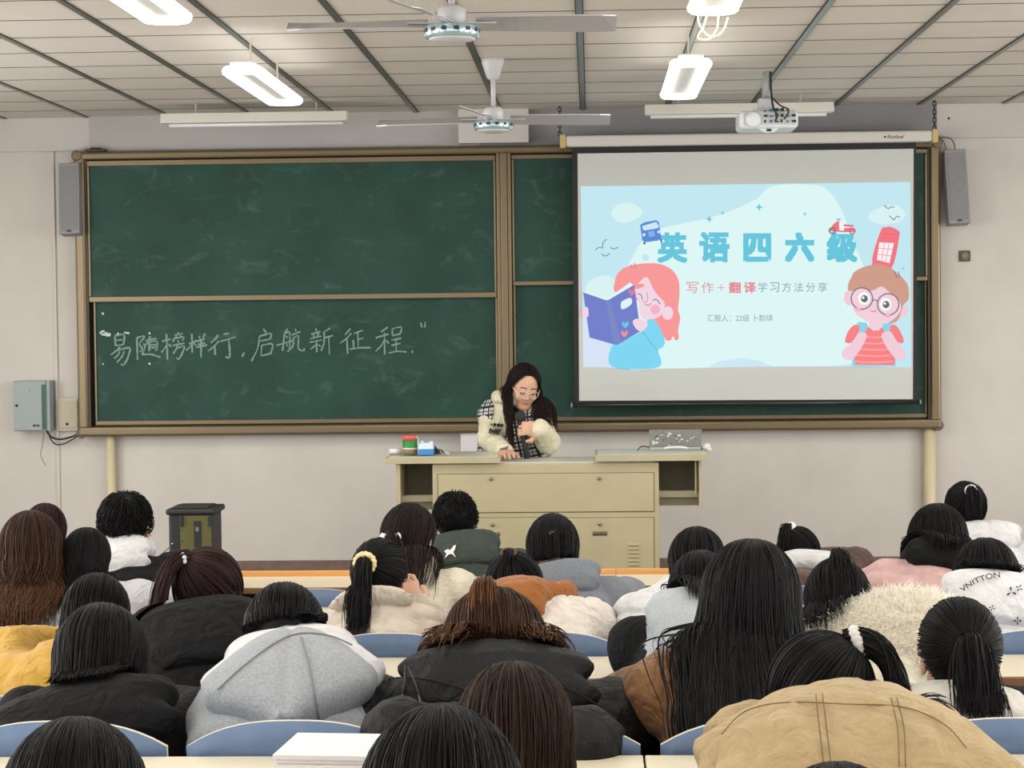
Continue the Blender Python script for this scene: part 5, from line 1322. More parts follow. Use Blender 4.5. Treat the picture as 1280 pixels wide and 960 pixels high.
def hoodie(m, name='hoodie', **k): return dict(name=name, mat=m, **k)
PEOPLE = [
 dict(row=A, head=(123, 190, 613), pitch=12, lean=.2, tx=170, sh=(128, 214), top=hoodie(BK, 'jacket', t=.03), hood=dict(mat=WH, w=.1, h=.09, d=.045, rise=.07, up=.02, tip=.7, ringup=.05, ring=.075, rt=.04, tilt=.1, seam=0, label='white hood'), hair=dict(style='short', mat=HB, n=1100, L=.11, lift=.016, r=.0026, tone=.2, nz=.16), seed=3, label='student with short fluffy black hair, white hood over a black jacket'),
 dict(row=A, head=(34, 79, 628), pitch=20, tx=36, sh=(8, 78), top=hoodie(BK), hair=dict(style='long', mat=HR, n=320, L=.2, tone=.35), seed=4, label='student in the front row whose reddish hair shows behind the long wavy brown hair'),
 dict(row=B, head=(0, 77, 638), pitch=14, yaw=6, lean=.22, tx=14, sh=(-36, 84), hw=.2, top=hoodie(BG, 'sweatshirt', t=.02), hair=dict(style='long', mat=HL, n=640, L=.40, curl=.24, vol=.022, tone=.1, tipl=.3, r=.003, phi=1.8), seed=5, label='student with long wavy brown hair over a pale blue-grey sweatshirt'),
 dict(row=B, head=(78, 138, 658), pitch=25, yaw=-8, tx=132, sh=(92, 190), hw=.19, top=hoodie(LS_, 'shirt', t=.018), hair=dict(style='long', mat=HB, n=420, L=.3, tone=.25, vol=.012), seed=6, label='student with straight black hair over a light grey top, left of the white hood'),
 dict(row=D, head=(78, 160, 716), pitch=46, roll=4, tx=78, sh=(-20, 178), c7x=-.03, top=hoodie(MU, 'jacket', t=.03, amp=.008), eo=.05, hair=dict(style='long', mat=HB, n=380, L=.2, tone=.2), seed=7, label='student in a mustard yellow jacket bending low behind the straight black hair'),
 dict(row=D, head=(216, 303, 684), pitch=34, yaw=-22, tx=255, sh=(166, 318), c7z=-.01, c7x=.015, top=hoodie(BK, t=.03), hood=dict(mat=BK, w=.125, h=.19, d=.045, tip=.5, seam=0, rise=.035, dx=.02), hair=dict(style='pony', mat=HR, n=420, tie=(-.28, -.92, .25), tdir=(-.6, -.6, -.5), L=.34, tr=.03, tn=260, tone=.35, grav=.3, r=.0026), tie=('hair_clip', 'pearls', TP, .02, 'round clip of pale beads'), seed=8, label='student in a black hoodie with a reddish side ponytail in a bead clip'),
 dict(row=E, head=(64, 186, 752), pitch=38, tx=122, sh=(4, 240), hw=.19, top=hoodie(BK, t=.03), hood=dict(mat=BK, w=.165, h=.13, d=.05, tip=.75, rise=.06, seam=0, ring=.1), hair=dict(style='long', mat=HB, n=800, L=.14, tone=.25, r=.0024, vol=.012, phi=1.85), seed=9, label='student with straight shoulder-length black hair in a black hoodie, right of the mustard jacket'),
 dict(row=G, head=(-2, 187, 893), pitch=32, tx=92, top=hoodie(BK), hair=dict(style='long', mat=HB, n=1000, L=.3, tone=.2, r=.0019, vol=.01), seed=10, label='dark head cut by the bottom edge in the corner below the black hoodie'),
 dict(row=E, head=(304, 404, 728), pitch=56, yaw=4, tx=362, sh=(262, 464), lean=.33, c7x=.02, top=hoodie(GR, t=.03, amp=.006, bw=.2), hood=dict(mat=GR, shape='drop', w=.148, h=.235, d=.05, tip=.2, rise=.085, up=.0, dx=.015, ring=.09, rt=.035, tilt=.5, back=.05, lining=dict(mat=WH, up=.03, w=.15, d=.04, back=.015, tip=.2, ringup=.055, dx=.018, llabel='white inner hood')), hair=dict(style='long', mat=HB, n=520, L=.035, tone=.25, phi=1.6, r=.0024), seed=11, label='student in a grey marl hoodie whose white-lined hood spreads on the back'),
 dict(row=C, head=(437, 511, 672), pitch=22, yaw=-8, tx=474, sh=(398, 550), c7z=-.01, top=hoodie(BE, 'puffer_jacket', t=.035, kind='puffer', amp=.005), hood=dict(mat=BE, name='collar', w=.085, h=.03, d=.04, tip=.9, rise=.03, ring=.07, rt=.03, seam=0), hair=dict(style='pony', mat=HB, n=460, tie=(-.16, -.98, -.02), thold=.05, tdrift=.03, tdir=(.05, -.8, -.25), L=.285, tr=.032, tn=300, tone=.25, flare=.04), tie=('scrunchie', 'scrunchie', TY, .026, 'pale yellow scrunchie'), hand1=((.105, .03, -.10), (-.25, .1, 1), (.6, -.8, .1)), seed=12, fine=1, label='student in a beige puffer jacket with a ponytail in a pale yellow scrunchie'),
 dict(row=B, head=(478, 545, 628), pitch=24, yaw=-28, tx=520, sh=(478, 596), top=hoodie(CR, 'coat', t=.03, amp=.006), hood=dict(mat=CR, w=.1, h=.12, d=.045, tip=.5, rise=.03), hair=dict(style='half', mat=HD, n=360, n2=260, L=.36, L2=.34, tie=(-.05, -.95, -.45), tdir=(.75, -.6, -.1), tone=.22, tn=200, tr=.035, phi=1.5, nape=-.09), tie=('bow', 'bow', TW, .02, 'white and black ribbon bow'), seed=13, label='student in a cream coat with long dark hair tied by a ribbon bow'),
 dict(row=A, head=(540, 597, 613), pitch=20, tx=588, c7x=.02, sh=(534, 642), top=hoodie(GN, t=.028), hood=dict(mat=GN, w=.125, h=.15, d=.05, tip=.6, rise=.05, dx=.01), hair=dict(style='short', mat=HB, n=900, L=.05, lift=.014, tone=.22, r=.0024, ears=True, minz=-.62, nape=-.07), seed=14, label='student with short black hair in a dark green hoodie, in front of the lectern'),
 dict(row=C, head=(605, 681, 690), pitch=50, roll=-6, yaw=12, tx=700, sh=(618, 760), c7x=.035, c7z=.02, top=hoodie(CQ, 'quilted_jacket', t=.034, kind='quilt', amp=.004), hood=dict(mat=OR, w=.082, h=.13, d=.045, tip=.5, rise=.05, up=.02, dx=-.06, seam=0, label='rust orange hood'), hair=dict(style='pony', mat=HB, n=460, tie=(-.1, -.9, .42), tdir=(0, -.8, .3), L=.05, tr=.02, tn=60, tone=.22, minz=-.7), tie=('hair_band', 'band', TBR, .02), seed=15, label='student with a rust orange hood over a white quilted jacket, head bent low'),
 dict(row=B, head=(658, 723, 641), pitch=30, tx=722, c7x=.03, sh=(668, 776), top=hoodie(WO, 'coat', t=.03, amp=.005), hood=dict(mat=WO, w=.11, h=.12, d=.045, tip=.6, rise=.03, seam=0), hair=dict(style='half', mat=HB, n=380, L=.1, L2=.1, tie=(.02, -.98, -.2), tdir=(0, -.7, -.7), tone=.22, tn=80, tr=.03), tie=('hair_clip', 'band', TW, .012, 'small white clip'), seed=16, label='student in a grey wool coat with a small white clip in black hair'),
 dict(row=E, head=(552, 684, 735), pitch=44, roll=-5, tx=615, sh=(424, 800), c7z=.04, drop=.03,  top=hoodie(BK2, 'coat', t=.045, amp=.011, bw=.24, drape=(-.16, .18)), hood=dict(mat=BK2, name='collar', w=.16, h=.12, d=.045, tip=.8, rise=.03, seam=0, amp=.009), eo=.17, hair=dict(style='half', mat=HL, n=640, n2=520, L=.22, L2=.24, tie=(-.06, -.85, .5), tdir=(0, -.6, -.6), tone=.15, tone2=.55, tn=260, tr=.035, vol=.022, tipl=.3, r=.0026, flare=.09, grav=.34, curl=.05), seed=17, label='student in a wide black coat with brown highlighted half-up hair'),
 dict(row=F, head=(563, 722, 826), pitch=30, yaw=4, tx=650, sh=(580, 720), c7z=-.07, hw=.2, top=hoodie(BK2, 'jacket', t=.03), hair=dict(style='long', mat=HL, n=950, L=.4, tone=.05, tipl=.3, r=.0021, vol=.016), seed=18, label='long brown-streaked dark hair in front of the wide black coat, nearer the camera'),
 dict(row=G, head=(446, 656, 878), pitch=30, tx=555, top=hoodie(BK), hair=dict(style='long', mat=HB, n=1100, L=.35, tone=.2, r=.0019, vol=.012), seed=19, label='large black-haired head at the bottom edge, beside the stack of white paper'),
 dict(row=C, head=(836, 906, 657), pitch=24, tx=842, sh=(796, 908), c7z=.0, drop=.03, top=hoodie(WH, 'padded_coat', t=.04, kind='puffer', amp=.006), hair=dict(style='long', mat=HB, n=420, L=.2, tone=.22, phi=1.9), seed=20, label='student in a white padded coat with a black bob, behind the black and grey hoodie'),
 dict(row=D, head=(836, 916, 687), pitch=36, tx=850, sh=(796, 912), eo=-.0, c7z=-.01, top=hoodie(GRL, t=.03, sleeve_mat=BK), hood=dict(mat=GRL, w=.12, h=.18, d=.05, tip=.4, rise=.06), hair=dict(style='long', mat=HB, n=440, L=.16, tone=.2, phi=1.9), seed=21, label='student in a light grey hoodie with black sleeves and chin-length black hair'),
 dict(row=E, head=(883, 992, 675), pitch=16, lean=.2, roll=3, tx=900, sh=(806, 1000), hw=.188, eo=.13, top=hoodie(BR, 'coat', t=.04, amp=.009), hair=dict(style='long', mat=HB, n=1500, L=.66, tone=.3, r=.0025, vol=.028, narrow=(1.28, 1.12), phi=1.9, tipl=.05), seed=22, label='student in a shiny brown coat with very long black hair'),
 dict(row=F, head=(957, 1093, 790), pitch=52, yaw=22, tx=1050, sh=(900, 1222), c7z=-.02, eo=.01, top=hoodie(KH, 'coat', t=.045, amp=.009), hood=dict(mat=KH, shape='drop', w=.21, h=.25, d=.06, tip=.8, rise=.085, up=.0, dx=.015, ring=.1, rt=.045, tilt=.42, back=.07, amp=.012, lining=dict(up=.022, w=.19, back=.03, dx=-.02, d=.045, llabel='khaki inner hood edge')), hair=dict(style='pony', mat=HB, n=640, tie=(.5, -.8, .3), tdir=(.85, -.4, -.15), L=.25, tr=.035, tn=360, tone=.3, r=.0022), tie=('scrunchie', 'scrunchie', TG, .019, 'pale grey scrunchie'), seed=23, label='student in a khaki hooded coat with a ponytail in a pale grey scrunchie'),
 dict(row=G, head=(955, 1140, 951), pitch=30, tx=1048, top=hoodie(BK), hair=dict(style='long', mat=HB, n=700, L=.25, tone=.25, r=.002), seed=24, label='top of a black-haired head at the bottom edge in front of the khaki coat'),
 dict(row=A, head=(970, 1027, 659), pitch=62, yaw=10, tx=1010, sh=(975, 1062), top=hoodie(DB, 'jacket', t=.03), hood=dict(mat=WH, w=.1, h=.06, d=.035, tip=.8, rise=.06, up=.02, seam=0, dx=.02, label='white hood edge'), hair=dict(style='pony', mat=HB, n=380, tie=(-.35, -.8, .5), tdir=(-.4, -.8, .0), L=.12, tr=.025, tn=110, tone=.22), tie=('scrunchie', 'scrunchie', TW, .02, 'white scrunchie'), seed=25, label='student in a dark brown jacket with a white scrunchie, head bent low'),
 dict(row=D, head=(1006, 1087, 698), pitch=38, yaw=6, tx=1100, c7x=.06, sh=(1030, 1172), top=hoodie(CR, 'coat', t=.04, amp=.006), hood=dict(mat=CR, w=.125, h=.17, d=.065, tip=.6, rise=.07, up=.02, dx=.09, ring=.1, rt=.05, tilt=.05, seam=0), hair=dict(style='half', mat=HB, n=340, n2=280, L=.14, L2=.14, tie=(0, -.55, .8), tdir=(.1, -.8, .3), tone=.25, tn=130, tr=.022), seed=26, label='student in a cream coat with a thick fur-trimmed hood'),
 dict(row=B, head=(1133, 1210, 628), pitch=20, tx=1150, sh=(1094, 1206), hw=.2, c7z=.0, top=hoodie(PK, 'puffer_jacket', t=.04, kind='puffer', amp=.006), hood=dict(mat=BK, w=.11, h=.07, d=.05, tip=.75, rise=.06, up=.02, ring=.085, rt=.04, seam=0, label='black hood'), hair=dict(style='long', mat=HB, n=420, L=.14, tone=.25, phi=1.9, vol=.016), seed=27, label='student in a pink puffer jacket with a black hood and black bob'),
 dict(row=A, head=(1180, 1233, 601), pitch=14, yaw=4, tx=1245, c7x=.05, sh=(1186, 1296), top=hoodie(WH, t=.03), hood=dict(mat=WH, w=.11, h=.1, d=.045, tip=.6, rise=.04), hair=dict(style='pony', mat=HB, n=420, tie=(.0, -.9, .4), tdir=(0, -.9, .0), L=.13, tr=.03, tn=200, tone=.22), tie=('hair_tie', 'band', TW, .02, 'white hair tie'), seed=28, label='student in a white hoodie with a black ponytail, below the right wall pipe'),
 dict(row=C, head=(1192, 1272, 671), pitch=26, tx=1240, sh=(1190, 1306), c7z=.02, top=hoodie(WH, 'jacket', t=.035, amp=.005), hood=dict(mat=WH, w=.12, h=.16, d=.045, tip=.6, rise=.05, up=.03, dx=-.01, seam=0), hair=dict(style='long', mat=HB, n=420, L=.05, tone=.25, phi=1.8), seed=29, label='student in a white jacket printed with black letters and motifs'),
 dict(row=E, head=(1145, 1252, 745), pitch=20, lean=.22, tx=1205, sh=(1130, 1282), top=hoodie(BK, 'jacket', t=.025), hood=dict(mat=WHW, w=.1, h=.06, d=.035, tip=.7, rise=.04, up=.0, seam=0, label='white hood'), hair=dict(style='pony', mat=HB, n=620, tie=(.02, -.99, -.22), tdir=(0, -.75, -.35), L=.17, tr=.045, tn=460, tone=.2, r=.0022, flare=.12, minz=-.72), tie=('hair_band', 'band', TB, .024), seed=30, label='student with a low black ponytail over a white hood and black jacket'),
 dict(row=A, head=(1288, 1345, 600), pitch=16, tx=1395, sh=(1264, 1440), top=hoodie(FL, 'fleece_coat', t=.04, amp=.008), hair=dict(style='long', mat=HB, n=200, L=.2, tone=.2), seed=31, label='grey fleece shoulder at the right edge behind the white hoodie'),
]
PS = [person(sp) for sp in PEOPLE]
# ------------------------------------------------------------------ seats for every listener and the empty ones on view
KEYS = {3: 'white hood over a black jacket', 4: 'reddish head in the front row', 5: 'long wavy brown hair', 6: 'straight black hair over light grey', 7: 'mustard jacket', 8: 'reddish side ponytail', 9: 'black hoodie right of the mustard jacket', 10: 'dark head in the bottom left corner', 11: 'grey marl hoodie', 12: 'beige puffer jacket', 13: 'cream coat with a ribbon bow', 14: 'dark green hoodie', 15: 'white quilted jacket', 16: 'grey wool coat', 17: 'wide black coat', 18: 'long brown-streaked hair', 19: 'large black-haired head', 20: 'white padded coat', 21: 'grey hoodie with black sleeves', 22: 'shiny brown coat', 23: 'khaki hooded coat', 24: 'black head before the khaki coat', 25: 'dark brown jacket', 26: 'fur-trimmed cream coat', 27: 'pink puffer jacket', 28: 'white hoodie under the right pipe', 29: 'white printed jacket', 30: 'low ponytail and white hood', 31: 'grey fleece at the right edge'}
USED = []
def seat_x(px, row): 
    return at(px, 800, DFAR[row+1]+.05)[0]
for sp, ps in zip(PEOPLE, PS):
    row = sp['row']; x = ps.hip[0]
    k = round((x+.12)/.45) if x < SEAM-.0 else None
    xs = -.12+.45*k if k is not None else .33+.45*round((x-.33)/.45)
    if abs(xs-x) > .2: xs = x
    if any(r_ == row and abs(x_-xs) < .42 for r_, x_ in USED): xs = x
    USED.append((row, xs))
    ps.seat = make_seat(xs, row)
    tag(ps.seat, 'blue folding seat taken by the student with the '+KEYS[sp['seed']], 'folding seat', 'blue folding seats')
# marks, seams and trims on the listeners' clothes
def press_ray(P, f, lift):
    d = P-CAM; d /= np.linalg.norm(d, axis=1, keepdims=True); P = P.copy(); P0 = P.copy()
    for _ in range(70):
        st = np.clip(f(P)-lift, -.02, .03)*.6; P = P+d*st[:, None]
    return P, (np.abs(f(P)-lift) < .006) & (np.linalg.norm(P-P0, axis=1) < .7)
def by(seed):
    for sp, ps in zip(PEOPLE, PS):
        if sp['seed'] == seed: return ps
def gf(ps): 
    return (lambda P: np.minimum(ps.ftop(P), ps.fhood(P))) if hasattr(ps, 'fhood') else ps.ftop
def mark(ps, name, m, polys, Y, label=None, lift=.007, f=None):
    """flat marks given in photo directions, laid on the garment from behind"""
    f = f or gf(ps); mb = MB()
    for pl in polys:
        P = np.array([at(x, y, Y) for x, y in pl]); P, ok = press_ray(P, f, lift)
        if ok.all(): mb.add(P, [tuple(range(len(P)))])
    o = mb.build(name, m, ps.root)
    if label: o['label'] = label
    return o
def seam(ps, name, m, lines, Y, r=.0014, lift=.004, f=None):
    f = f or gf(ps); mb = MB(); mb.smooth = True
    for ln in lines:
        P = np.array([at(p[0], p[1], Y) for p in catmull([V3(x, y) for x, y in ln], 8)]); P, ok = press_ray(P, f, lift)
        P = P[ok]
        if len(P) > 3: mb.tube(P, r, 5)
    return mb.build(name, m, ps.root)
ps = by(14)
mark(ps, 'chest_emblem', TW, [[(555, 689), (559, 686.5), (563, 687.5), (567, 682), (570, 681), (568.5, 687), (566.5, 690), (570, 697), (565, 692.5), (561, 693), (556, 697.5), (558, 692)]], ps.c7[1]-.3, 'small white leaping emblem')
ps = by(29)
M_let = mat('letter_black', srgb(46, 44, 42), .7)
def letters(body, path, hpx, Y, sq=1.0):
    vs, fs, tw, th = text_mesh(body, 1.0, .012); c = catmull([V3(x, y) for x, y in path], 10); c = np.array(c); sl = np.concatenate([[0], np.cumsum(np.linalg.norm(np.diff(c, axis=0), axis=1))])
    s = vs[:, 0]/tw*sl[-1]; x = np.interp(s, sl, c[:, 0]); y = np.interp(s, sl, c[:, 1]); dx = np.gradient(c[:, 0], sl); dy = np.gradient(c[:, 1], sl)
    nx = np.interp(s, sl, -dy); ny = np.interp(s, sl, dx); hh = -vs[:, 1]/th*hpx
    return [(a+u*b, c_+w_*b) for a, u, b, c_, w_ in zip(x, nx, hh, y, ny)], fs
Yb = ps.c7[1]-.35
pl, fs = letters('VNITTON', [(1201, 738), (1212, 730), (1230, 722), (1250, 718)], 7, Yb)
P = np.array([at(x, y, Yb) for x, y in pl]); P, ok = press_ray(P, gf(ps), .011)
mb = MB(); mb.add(P, fs); mb.build('hood_lettering', M_let, ps.root)
def petal(cx, cy, r, n=4, a0=0): 
    out = []
    for k in range(n):
        a = a0+k*2*math.pi/n; c, s = math.cos(a), math.sin(a)
        out.append([(cx+c*r*.25-s*r*.1, cy+s*r*.25+c*r*.1), (cx+c*r-s*r*.25, cy+s*r+c*r*.25), (cx+c*r*1.1, cy+s*r*1.1), (cx+c*r+s*r*.25, cy+s*r-c*r*.25), (cx+c*r*.25+s*r*.1, cy+s*r*.25-c*r*.1)])
    return out
mark(ps, 'jacket_motif', M_let, petal(1272, 776, 4.5)+petal(1264, 740, 6, 3, .4)+petal(1274, 735, 4, 4, .5)+petal(1240, 760, 3.5, 4, .3), Yb)
mark(ps, 'hem_patch', mat('patch_khaki', srgb(150, 142, 116), .8), [[(1250, 803), (1278, 803), (1278, 809), (1250, 809)]], Yb, 'small khaki patch')
ps = by(23)
M_st = mat('khaki_seam', srgb(120, 100, 66), .9)
seam(ps, 'hood_stitching', M_st, [[(1020, 868), (1024, 905), (1030, 958)], [(1028, 867), (1033, 905), (1039, 958)], [(1114, 872), (1122, 910), (1124, 958)], [(1121, 872), (1130, 910), (1132, 958)], [(902, 918), (930, 890), (980, 878), (1060, 880), (1130, 884), (1180, 905), (1208, 935)]], ps.c7[1]-.4, .0011, .0045)
ps = by(11)
seam(ps, 'hood_rim_seam', mat('grey_seam', srgb(120, 124, 128), .9), [[(272, 862), (300, 836), (340, 806), (372, 792), (410, 794), (440, 806)], [(376, 796), (386, 830), (394, 870), (400, 902)]], ps.c7[1]-.4, .0018, .0035)
ps = by(17)
seam(ps, 'collar_cord', M_dark, [[(506, 832), (506, 850), (502, 872)], [(510, 834), (520, 856), (526, 880)]], ps.c7[1]-.4, .0022, .006)
seam(ps, 'yoke_seam', mat('black_seam', srgb(8, 8, 9), .8), [[(455, 862), (490, 848), (540, 850), (600, 868)], [(640, 868), (700, 858), (760, 890)]], ps.c7[1]-.4, .002, .004)
ps = by(26)
q2 = lambda co: ps.c7[2]
fur(ps, ps.root, np.random.default_rng(5), 'fur_trim', FUR, ps.fhood, ps.hood_obj, lambda co: (co[:, 2] > ps.c7[2]-.075+.35*(ps.c7[0]+.05-co[:, 0])) & (co[:, 1] < ps.c7[1]+.05), 13000, .026, .0008, .25)['label'] = 'shaggy cream fur trim'
# ------------------------------------------------------------------ things on the desks and empty seats
a, b = at(345, 944, 3.5), at(437, 958, 3.5)
zs = TIER[5]+DZ
t = empty('paper_stack', ((a[0]+b[0])/2, 3.6, zs), 'thick stack of white paper on the desk behind the grey marl hoodie', 'paper stack')
rn = random.Random(2); x0, x1 = at(346, 950, 3.5)[0], at(437, 950, 3.5)[0]+.05; zt = at(346, 944, 3.5)[2]
n = 7
for k in range(n):
    z0_ = zs+(zt-zs)*k/n; z1_ = zs+(zt-zs)*(k+1)/n-.0008; j = rn.uniform(-.004, .004)
    m = MB(); m.box(x0+j, x1+j, 3.5+rn.uniform(-.004, .004), 3.69, z0_, z1_, rotz(R_(-4+rn.uniform(-1, 1)))); m.build('paper_sheaf', mat('sheet_white', None), t)
p = atz(253, 922, TIER[4]+DZ)
m = MB(); z = TIER[4]+DZ; m.prism([(p[0]-.045, p[1]-.07), (p[0]+.05, p[1]-.06), (p[0]+.06, p[1]+.09)], 'z', z+.0005, z+.012)
tag(m.build('notebook', mat('notebook_black', srgb(28, 28, 30), .5), None, bevel=.002), 'black notebook corner on the desk left of the grey marl hoodie', 'notebook')
p = atz(1143, 853, TIER[3]+DZ); z = TIER[3]+DZ
t = empty('eyeglasses', (p[0], p[1], z), 'metal framed eyeglasses lying on the desk left of the low ponytail', 'eyeglasses')
m = MB(); m.smooth = True
for s_ in (-1, 1): m.tube([(p[0]+s_*.03+.024*math.cos(q), p[1]+.004, z+.022+.02*math.sin(q)) for q in np.linspace(0, 2*math.pi, 21)], .0016, 6, cap=False)
m.tube([(p[0]-.006, p[1]+.004, z+.026), (p[0]+.006, p[1]+.004, z+.026)], .0015, 6); m.build('rims', mat('gold_metal', srgb(170, 140, 70), .3, metal=.9), t)
for s_ in (-1, 1):
    m = MB(); m.smooth = True; m.tube([(p[0]+s_*.055, p[1]+.004, z+.026), (p[0]+s_*.054, p[1]-.08, z+.02), (p[0]+s_*.05, p[1]-.12, z+.004)], .0016, 6); m.build('temple_arm', M_dark, t)
EMPT = [(0, .33, 'empty blue folding seat in the front row, right of the grey wool coat'), (1, -.12, 'empty blue folding seat behind the grey wool coat'), (2, -.12, 'empty blue folding seat just right of the white quilted jacket'), (3, -.12, 'empty blue folding seat by the centre seam, right of the wide black coat'),
        (0, -.57-.45, 'empty blue folding seat in the front row left of the beige puffer jacket'), (3, -.12-.45*2, None), (4, -.12-.45*2, None), (2, 1.23+.45, None)]
have = [(round(ps.seat.location.x, 2), sp['row']) for sp, ps in zip(PEOPLE, PS)]
for r, x, lab in EMPT:
    if lab is None or any(rr == r and abs(xx-x) < .25 for xx, rr in have): continue
    tag(make_seat(x, r), lab, 'folding seat', 'blue folding seats')
# ------------------------------------------------------------------ the presenter behind the lectern
def plaid_mat():
    m = bpy.data.materials.new('plaid_cloth'); m.use_nodes = True; nt = m.node_tree; b = nt.nodes['Principled BSDF']; b.inputs['Roughness'].default_value = .85
    tc = nt.nodes.new('ShaderNodeTexCoord'); sx = nt.nodes.new('ShaderNodeSeparateXYZ')
    mp = nt.nodes.new('ShaderNodeMapping'); mp.inputs['Rotation'].default_value = (0, .16, .35); nt.links.new(tc.outputs['Object'], mp.inputs[0]); nt.links.new(mp.outputs[0], sx.inputs[0])
    def stripes(sock, per, wd, off=0.0):
        a = nt.nodes.new('ShaderNodeMath'); a.operation = 'MULTIPLY_ADD'; a.inputs[1].default_value = 1/per; a.inputs[2].default_value = 50+off; nt.links.new(sock, a.inputs[0])
        f = nt.nodes.new('ShaderNodeMath'); f.operation = 'FRACT'; nt.links.new(a.outputs[0], f.inputs[0])
        l = nt.nodes.new('ShaderNodeMath'); l.operation = 'LESS_THAN'; l.inputs[1].default_value = wd; nt.links.new(f.outputs[0], l.inputs[0]); return l.outputs[0]
    def mx(a, b_):
        q = nt.nodes.new('ShaderNodeMath'); q.operation = 'MAXIMUM'; nt.links.new(a, q.inputs[0]); nt.links.new(b_, q.inputs[1]); return q.outputs[0]
    s = mx(mx(stripes(sx.outputs[0], .036, .28), stripes(sx.outputs[2], .04, .26)), mx(stripes(sx.outputs[0], .036, .1, .45), stripes(sx.outputs[2], .04, .1, .45)))
    c = nt.nodes.new('ShaderNodeMix'); c.data_type = 'RGBA'; c.inputs[6].default_value = srgb(214, 212, 212); c.inputs[7].default_value = srgb(36, 36, 42)
    nt.links.new(s, c.inputs[0]); nt.links.new(c.outputs[2], b.inputs['Base Color']); return m
M_plaid = plaid_mat()
M_cream = cloth('presenter_cream', (226, 218, 190))
M_print = mat('print_black', srgb(24, 24, 26), .7)
def presenter():
    rng = np.random.default_rng(77); ps = Pose(); ps.hs = 0.92; s_ = 1.0
    ps.fwd = V3(0, -1, 0)
    ps.RH = rotz(R_(199))@roty(R_(-6))@rotx(-R_(23))
    ps.H = at(655, 483.5, 10.19)
    ps.c7 = at(643, 505, 10.28); ps.hip = V3(at(640, 600, 10.36)[0], 10.36, DAIS+.87)
    ps.right = unit(at(617, 515, 10.38)-at(675, 517, 10.26)); torso_frame(ps)
    ps.sw = .15; ps.bw = .165
    ps.sh = [at(672, 521, 10.22), at(618, 517, 10.36)]            # her left, her right
    ps.el = [at(685, 553, 10.12), at(611, 548, 10.20)]
    ps.wr = [at(676, 536, 9.98), at(630, 564.5, 10.00)]
    ps.hd = [V3(-1, -.15, .05), V3(.15, -1, .0)]; ps.hn = [V3(-.1, -1, .1), V3(0, .05, 1)]; ps.hside = [1, 1]; ps.hcurl = [1.05, .22]
    ps.hside = [-1, -1]
    Rw = ps.R*V3(1, 1, 0)
    ps.hj = [ps.hip-Rw*.09*k-V3(0, 0, .03) for k in (1, -1)]
    ps.kn = [V3(ps.hj[i][0], 10.33, DAIS+.47) for i in (0, 1)]; ps.an = [V3(ps.hj[i][0], 10.38, DAIS+.085) for i in (0, 1)]
    root = empty('person', (ps.hip[0], 10.36, DAIS), 'presenter in a plaid vest over cream sleeves speaking into a microphone behind the lectern', 'person')
    f, lo, hi = body_fn(ps); v, q = polygonize(f, lo, hi, .0055)
    qh = ((v-ps.H)@ps.RH)/ps.hs
    lip = np.exp(-((qh[:, 0]/.02)**4)-((qh[:, 2]+.061)/.0095)**4)*(qh[:, 1] > .07)
    npmesh('body', v, q, M_skin, root, tone=lip*.8)
    def ft(P):
        d = profd(P, ps.hip, ps.M, [(-.12, .155, .115, 0), (.06, .16, .115, 0)], .01)
        for k in (0, 1): d = smin(smin(d, capd(P, ps.hj[k], ps.kn[k], .088, .07), .04), capd(P, ps.kn[k], ps.an[k]+V3(0, 0, .02), .068, .06), .02)
        return d
    pts = np.array(ps.hj+ps.kn+ps.an+[ps.hip]); v, q = polygonize(ft, pts.min(0)-.2, pts.max(0)+.2, .014); npmesh('trousers', v, q, M_trous, root)
    for k in (0, 1):
        a = ps.an[k]-V3(0, -.03, .045); fl = lambda P: np.maximum(smin(capd(P, a+V3(0, 0, .012), a-V3(0, .17, 0), .045, .038), np.linalg.norm(P-ps.an[k], axis=1)-.045, .03), DAIS+.002-P[:, 2])
        v, q = polygonize(fl, a-V3(.08, .25, .08), a+.12, .012); npmesh('shoe', v, q, M_shoe, root)
    g = dict(t=.02, hem=.1); ftop, lo, hi = top_fn(ps, g); v, q = polygonize(ftop, lo, hi, .0075); v = displace(v, q, ps, 'fold', .006, 3.3); npmesh('hoodie', v, q, M_cream, root)
    # plaid vest, open in front
    L = ps.L; wd = ps.bw; lo2, hi2 = ps.c7-V3(.5, .5, .75), ps.c7+V3(.5, .5, .2)
    ndv = [(-.16, wd*1.3, .15, 0), (0, wd*1.25, .15, 0), (.3*L, wd*1.08, .145, -.014), (.62*L, wd*1.08, .146, -.022), (.84*L, wd*1.0, .12, -.01), (.97*L, .10, .10, .012)]
    def tv(P):
        d = profd(P, ps.hip, ps.M, ndv, .008)
        for k in (0, 1): d = smin(d, capd(P, ps.sh[k]+(ps.c7-ps.sh[k])*.04, ps.c7-ps.U*.04, .082, .078), .04)
        return d
    def fv(P):
        u = (P-ps.hip)@ps.M
        d = tv(P)
        d = smax(d, np.abs(u[:, 0])-(.21+.0*u[:, 1]), .015)
        d = smax(d, u[:, 1]-(L-.005+.06*np.minimum(np.abs(u[:, 0]), .1)), .01)
        slot = np.maximum(np.abs(u[:, 0]-.02)-.036-.02*np.clip((u[:, 1]-L*.7)/.1, 0, 1), -u[:, 2]); d = smax(d, -slot, .008)
        return d
    v, q = polygonize(fv, lo2, hi2, .0075); nv = normals(v, q); v = v+nv*(.004*folds(v, 10., 1.))[:, None]; npmesh('plaid_vest', v, q, M_plaid, root)
    hd = dict(w=.10, h=.12, d=.04, tip=.6, rise=.03, up=.0, ring=.07, rt=.026); fh, lo, hi = hood_fn(ps, hd); v, q = polygonize(fh, lo, hi, .008); npmesh('hood', v, q, M_cream, root)
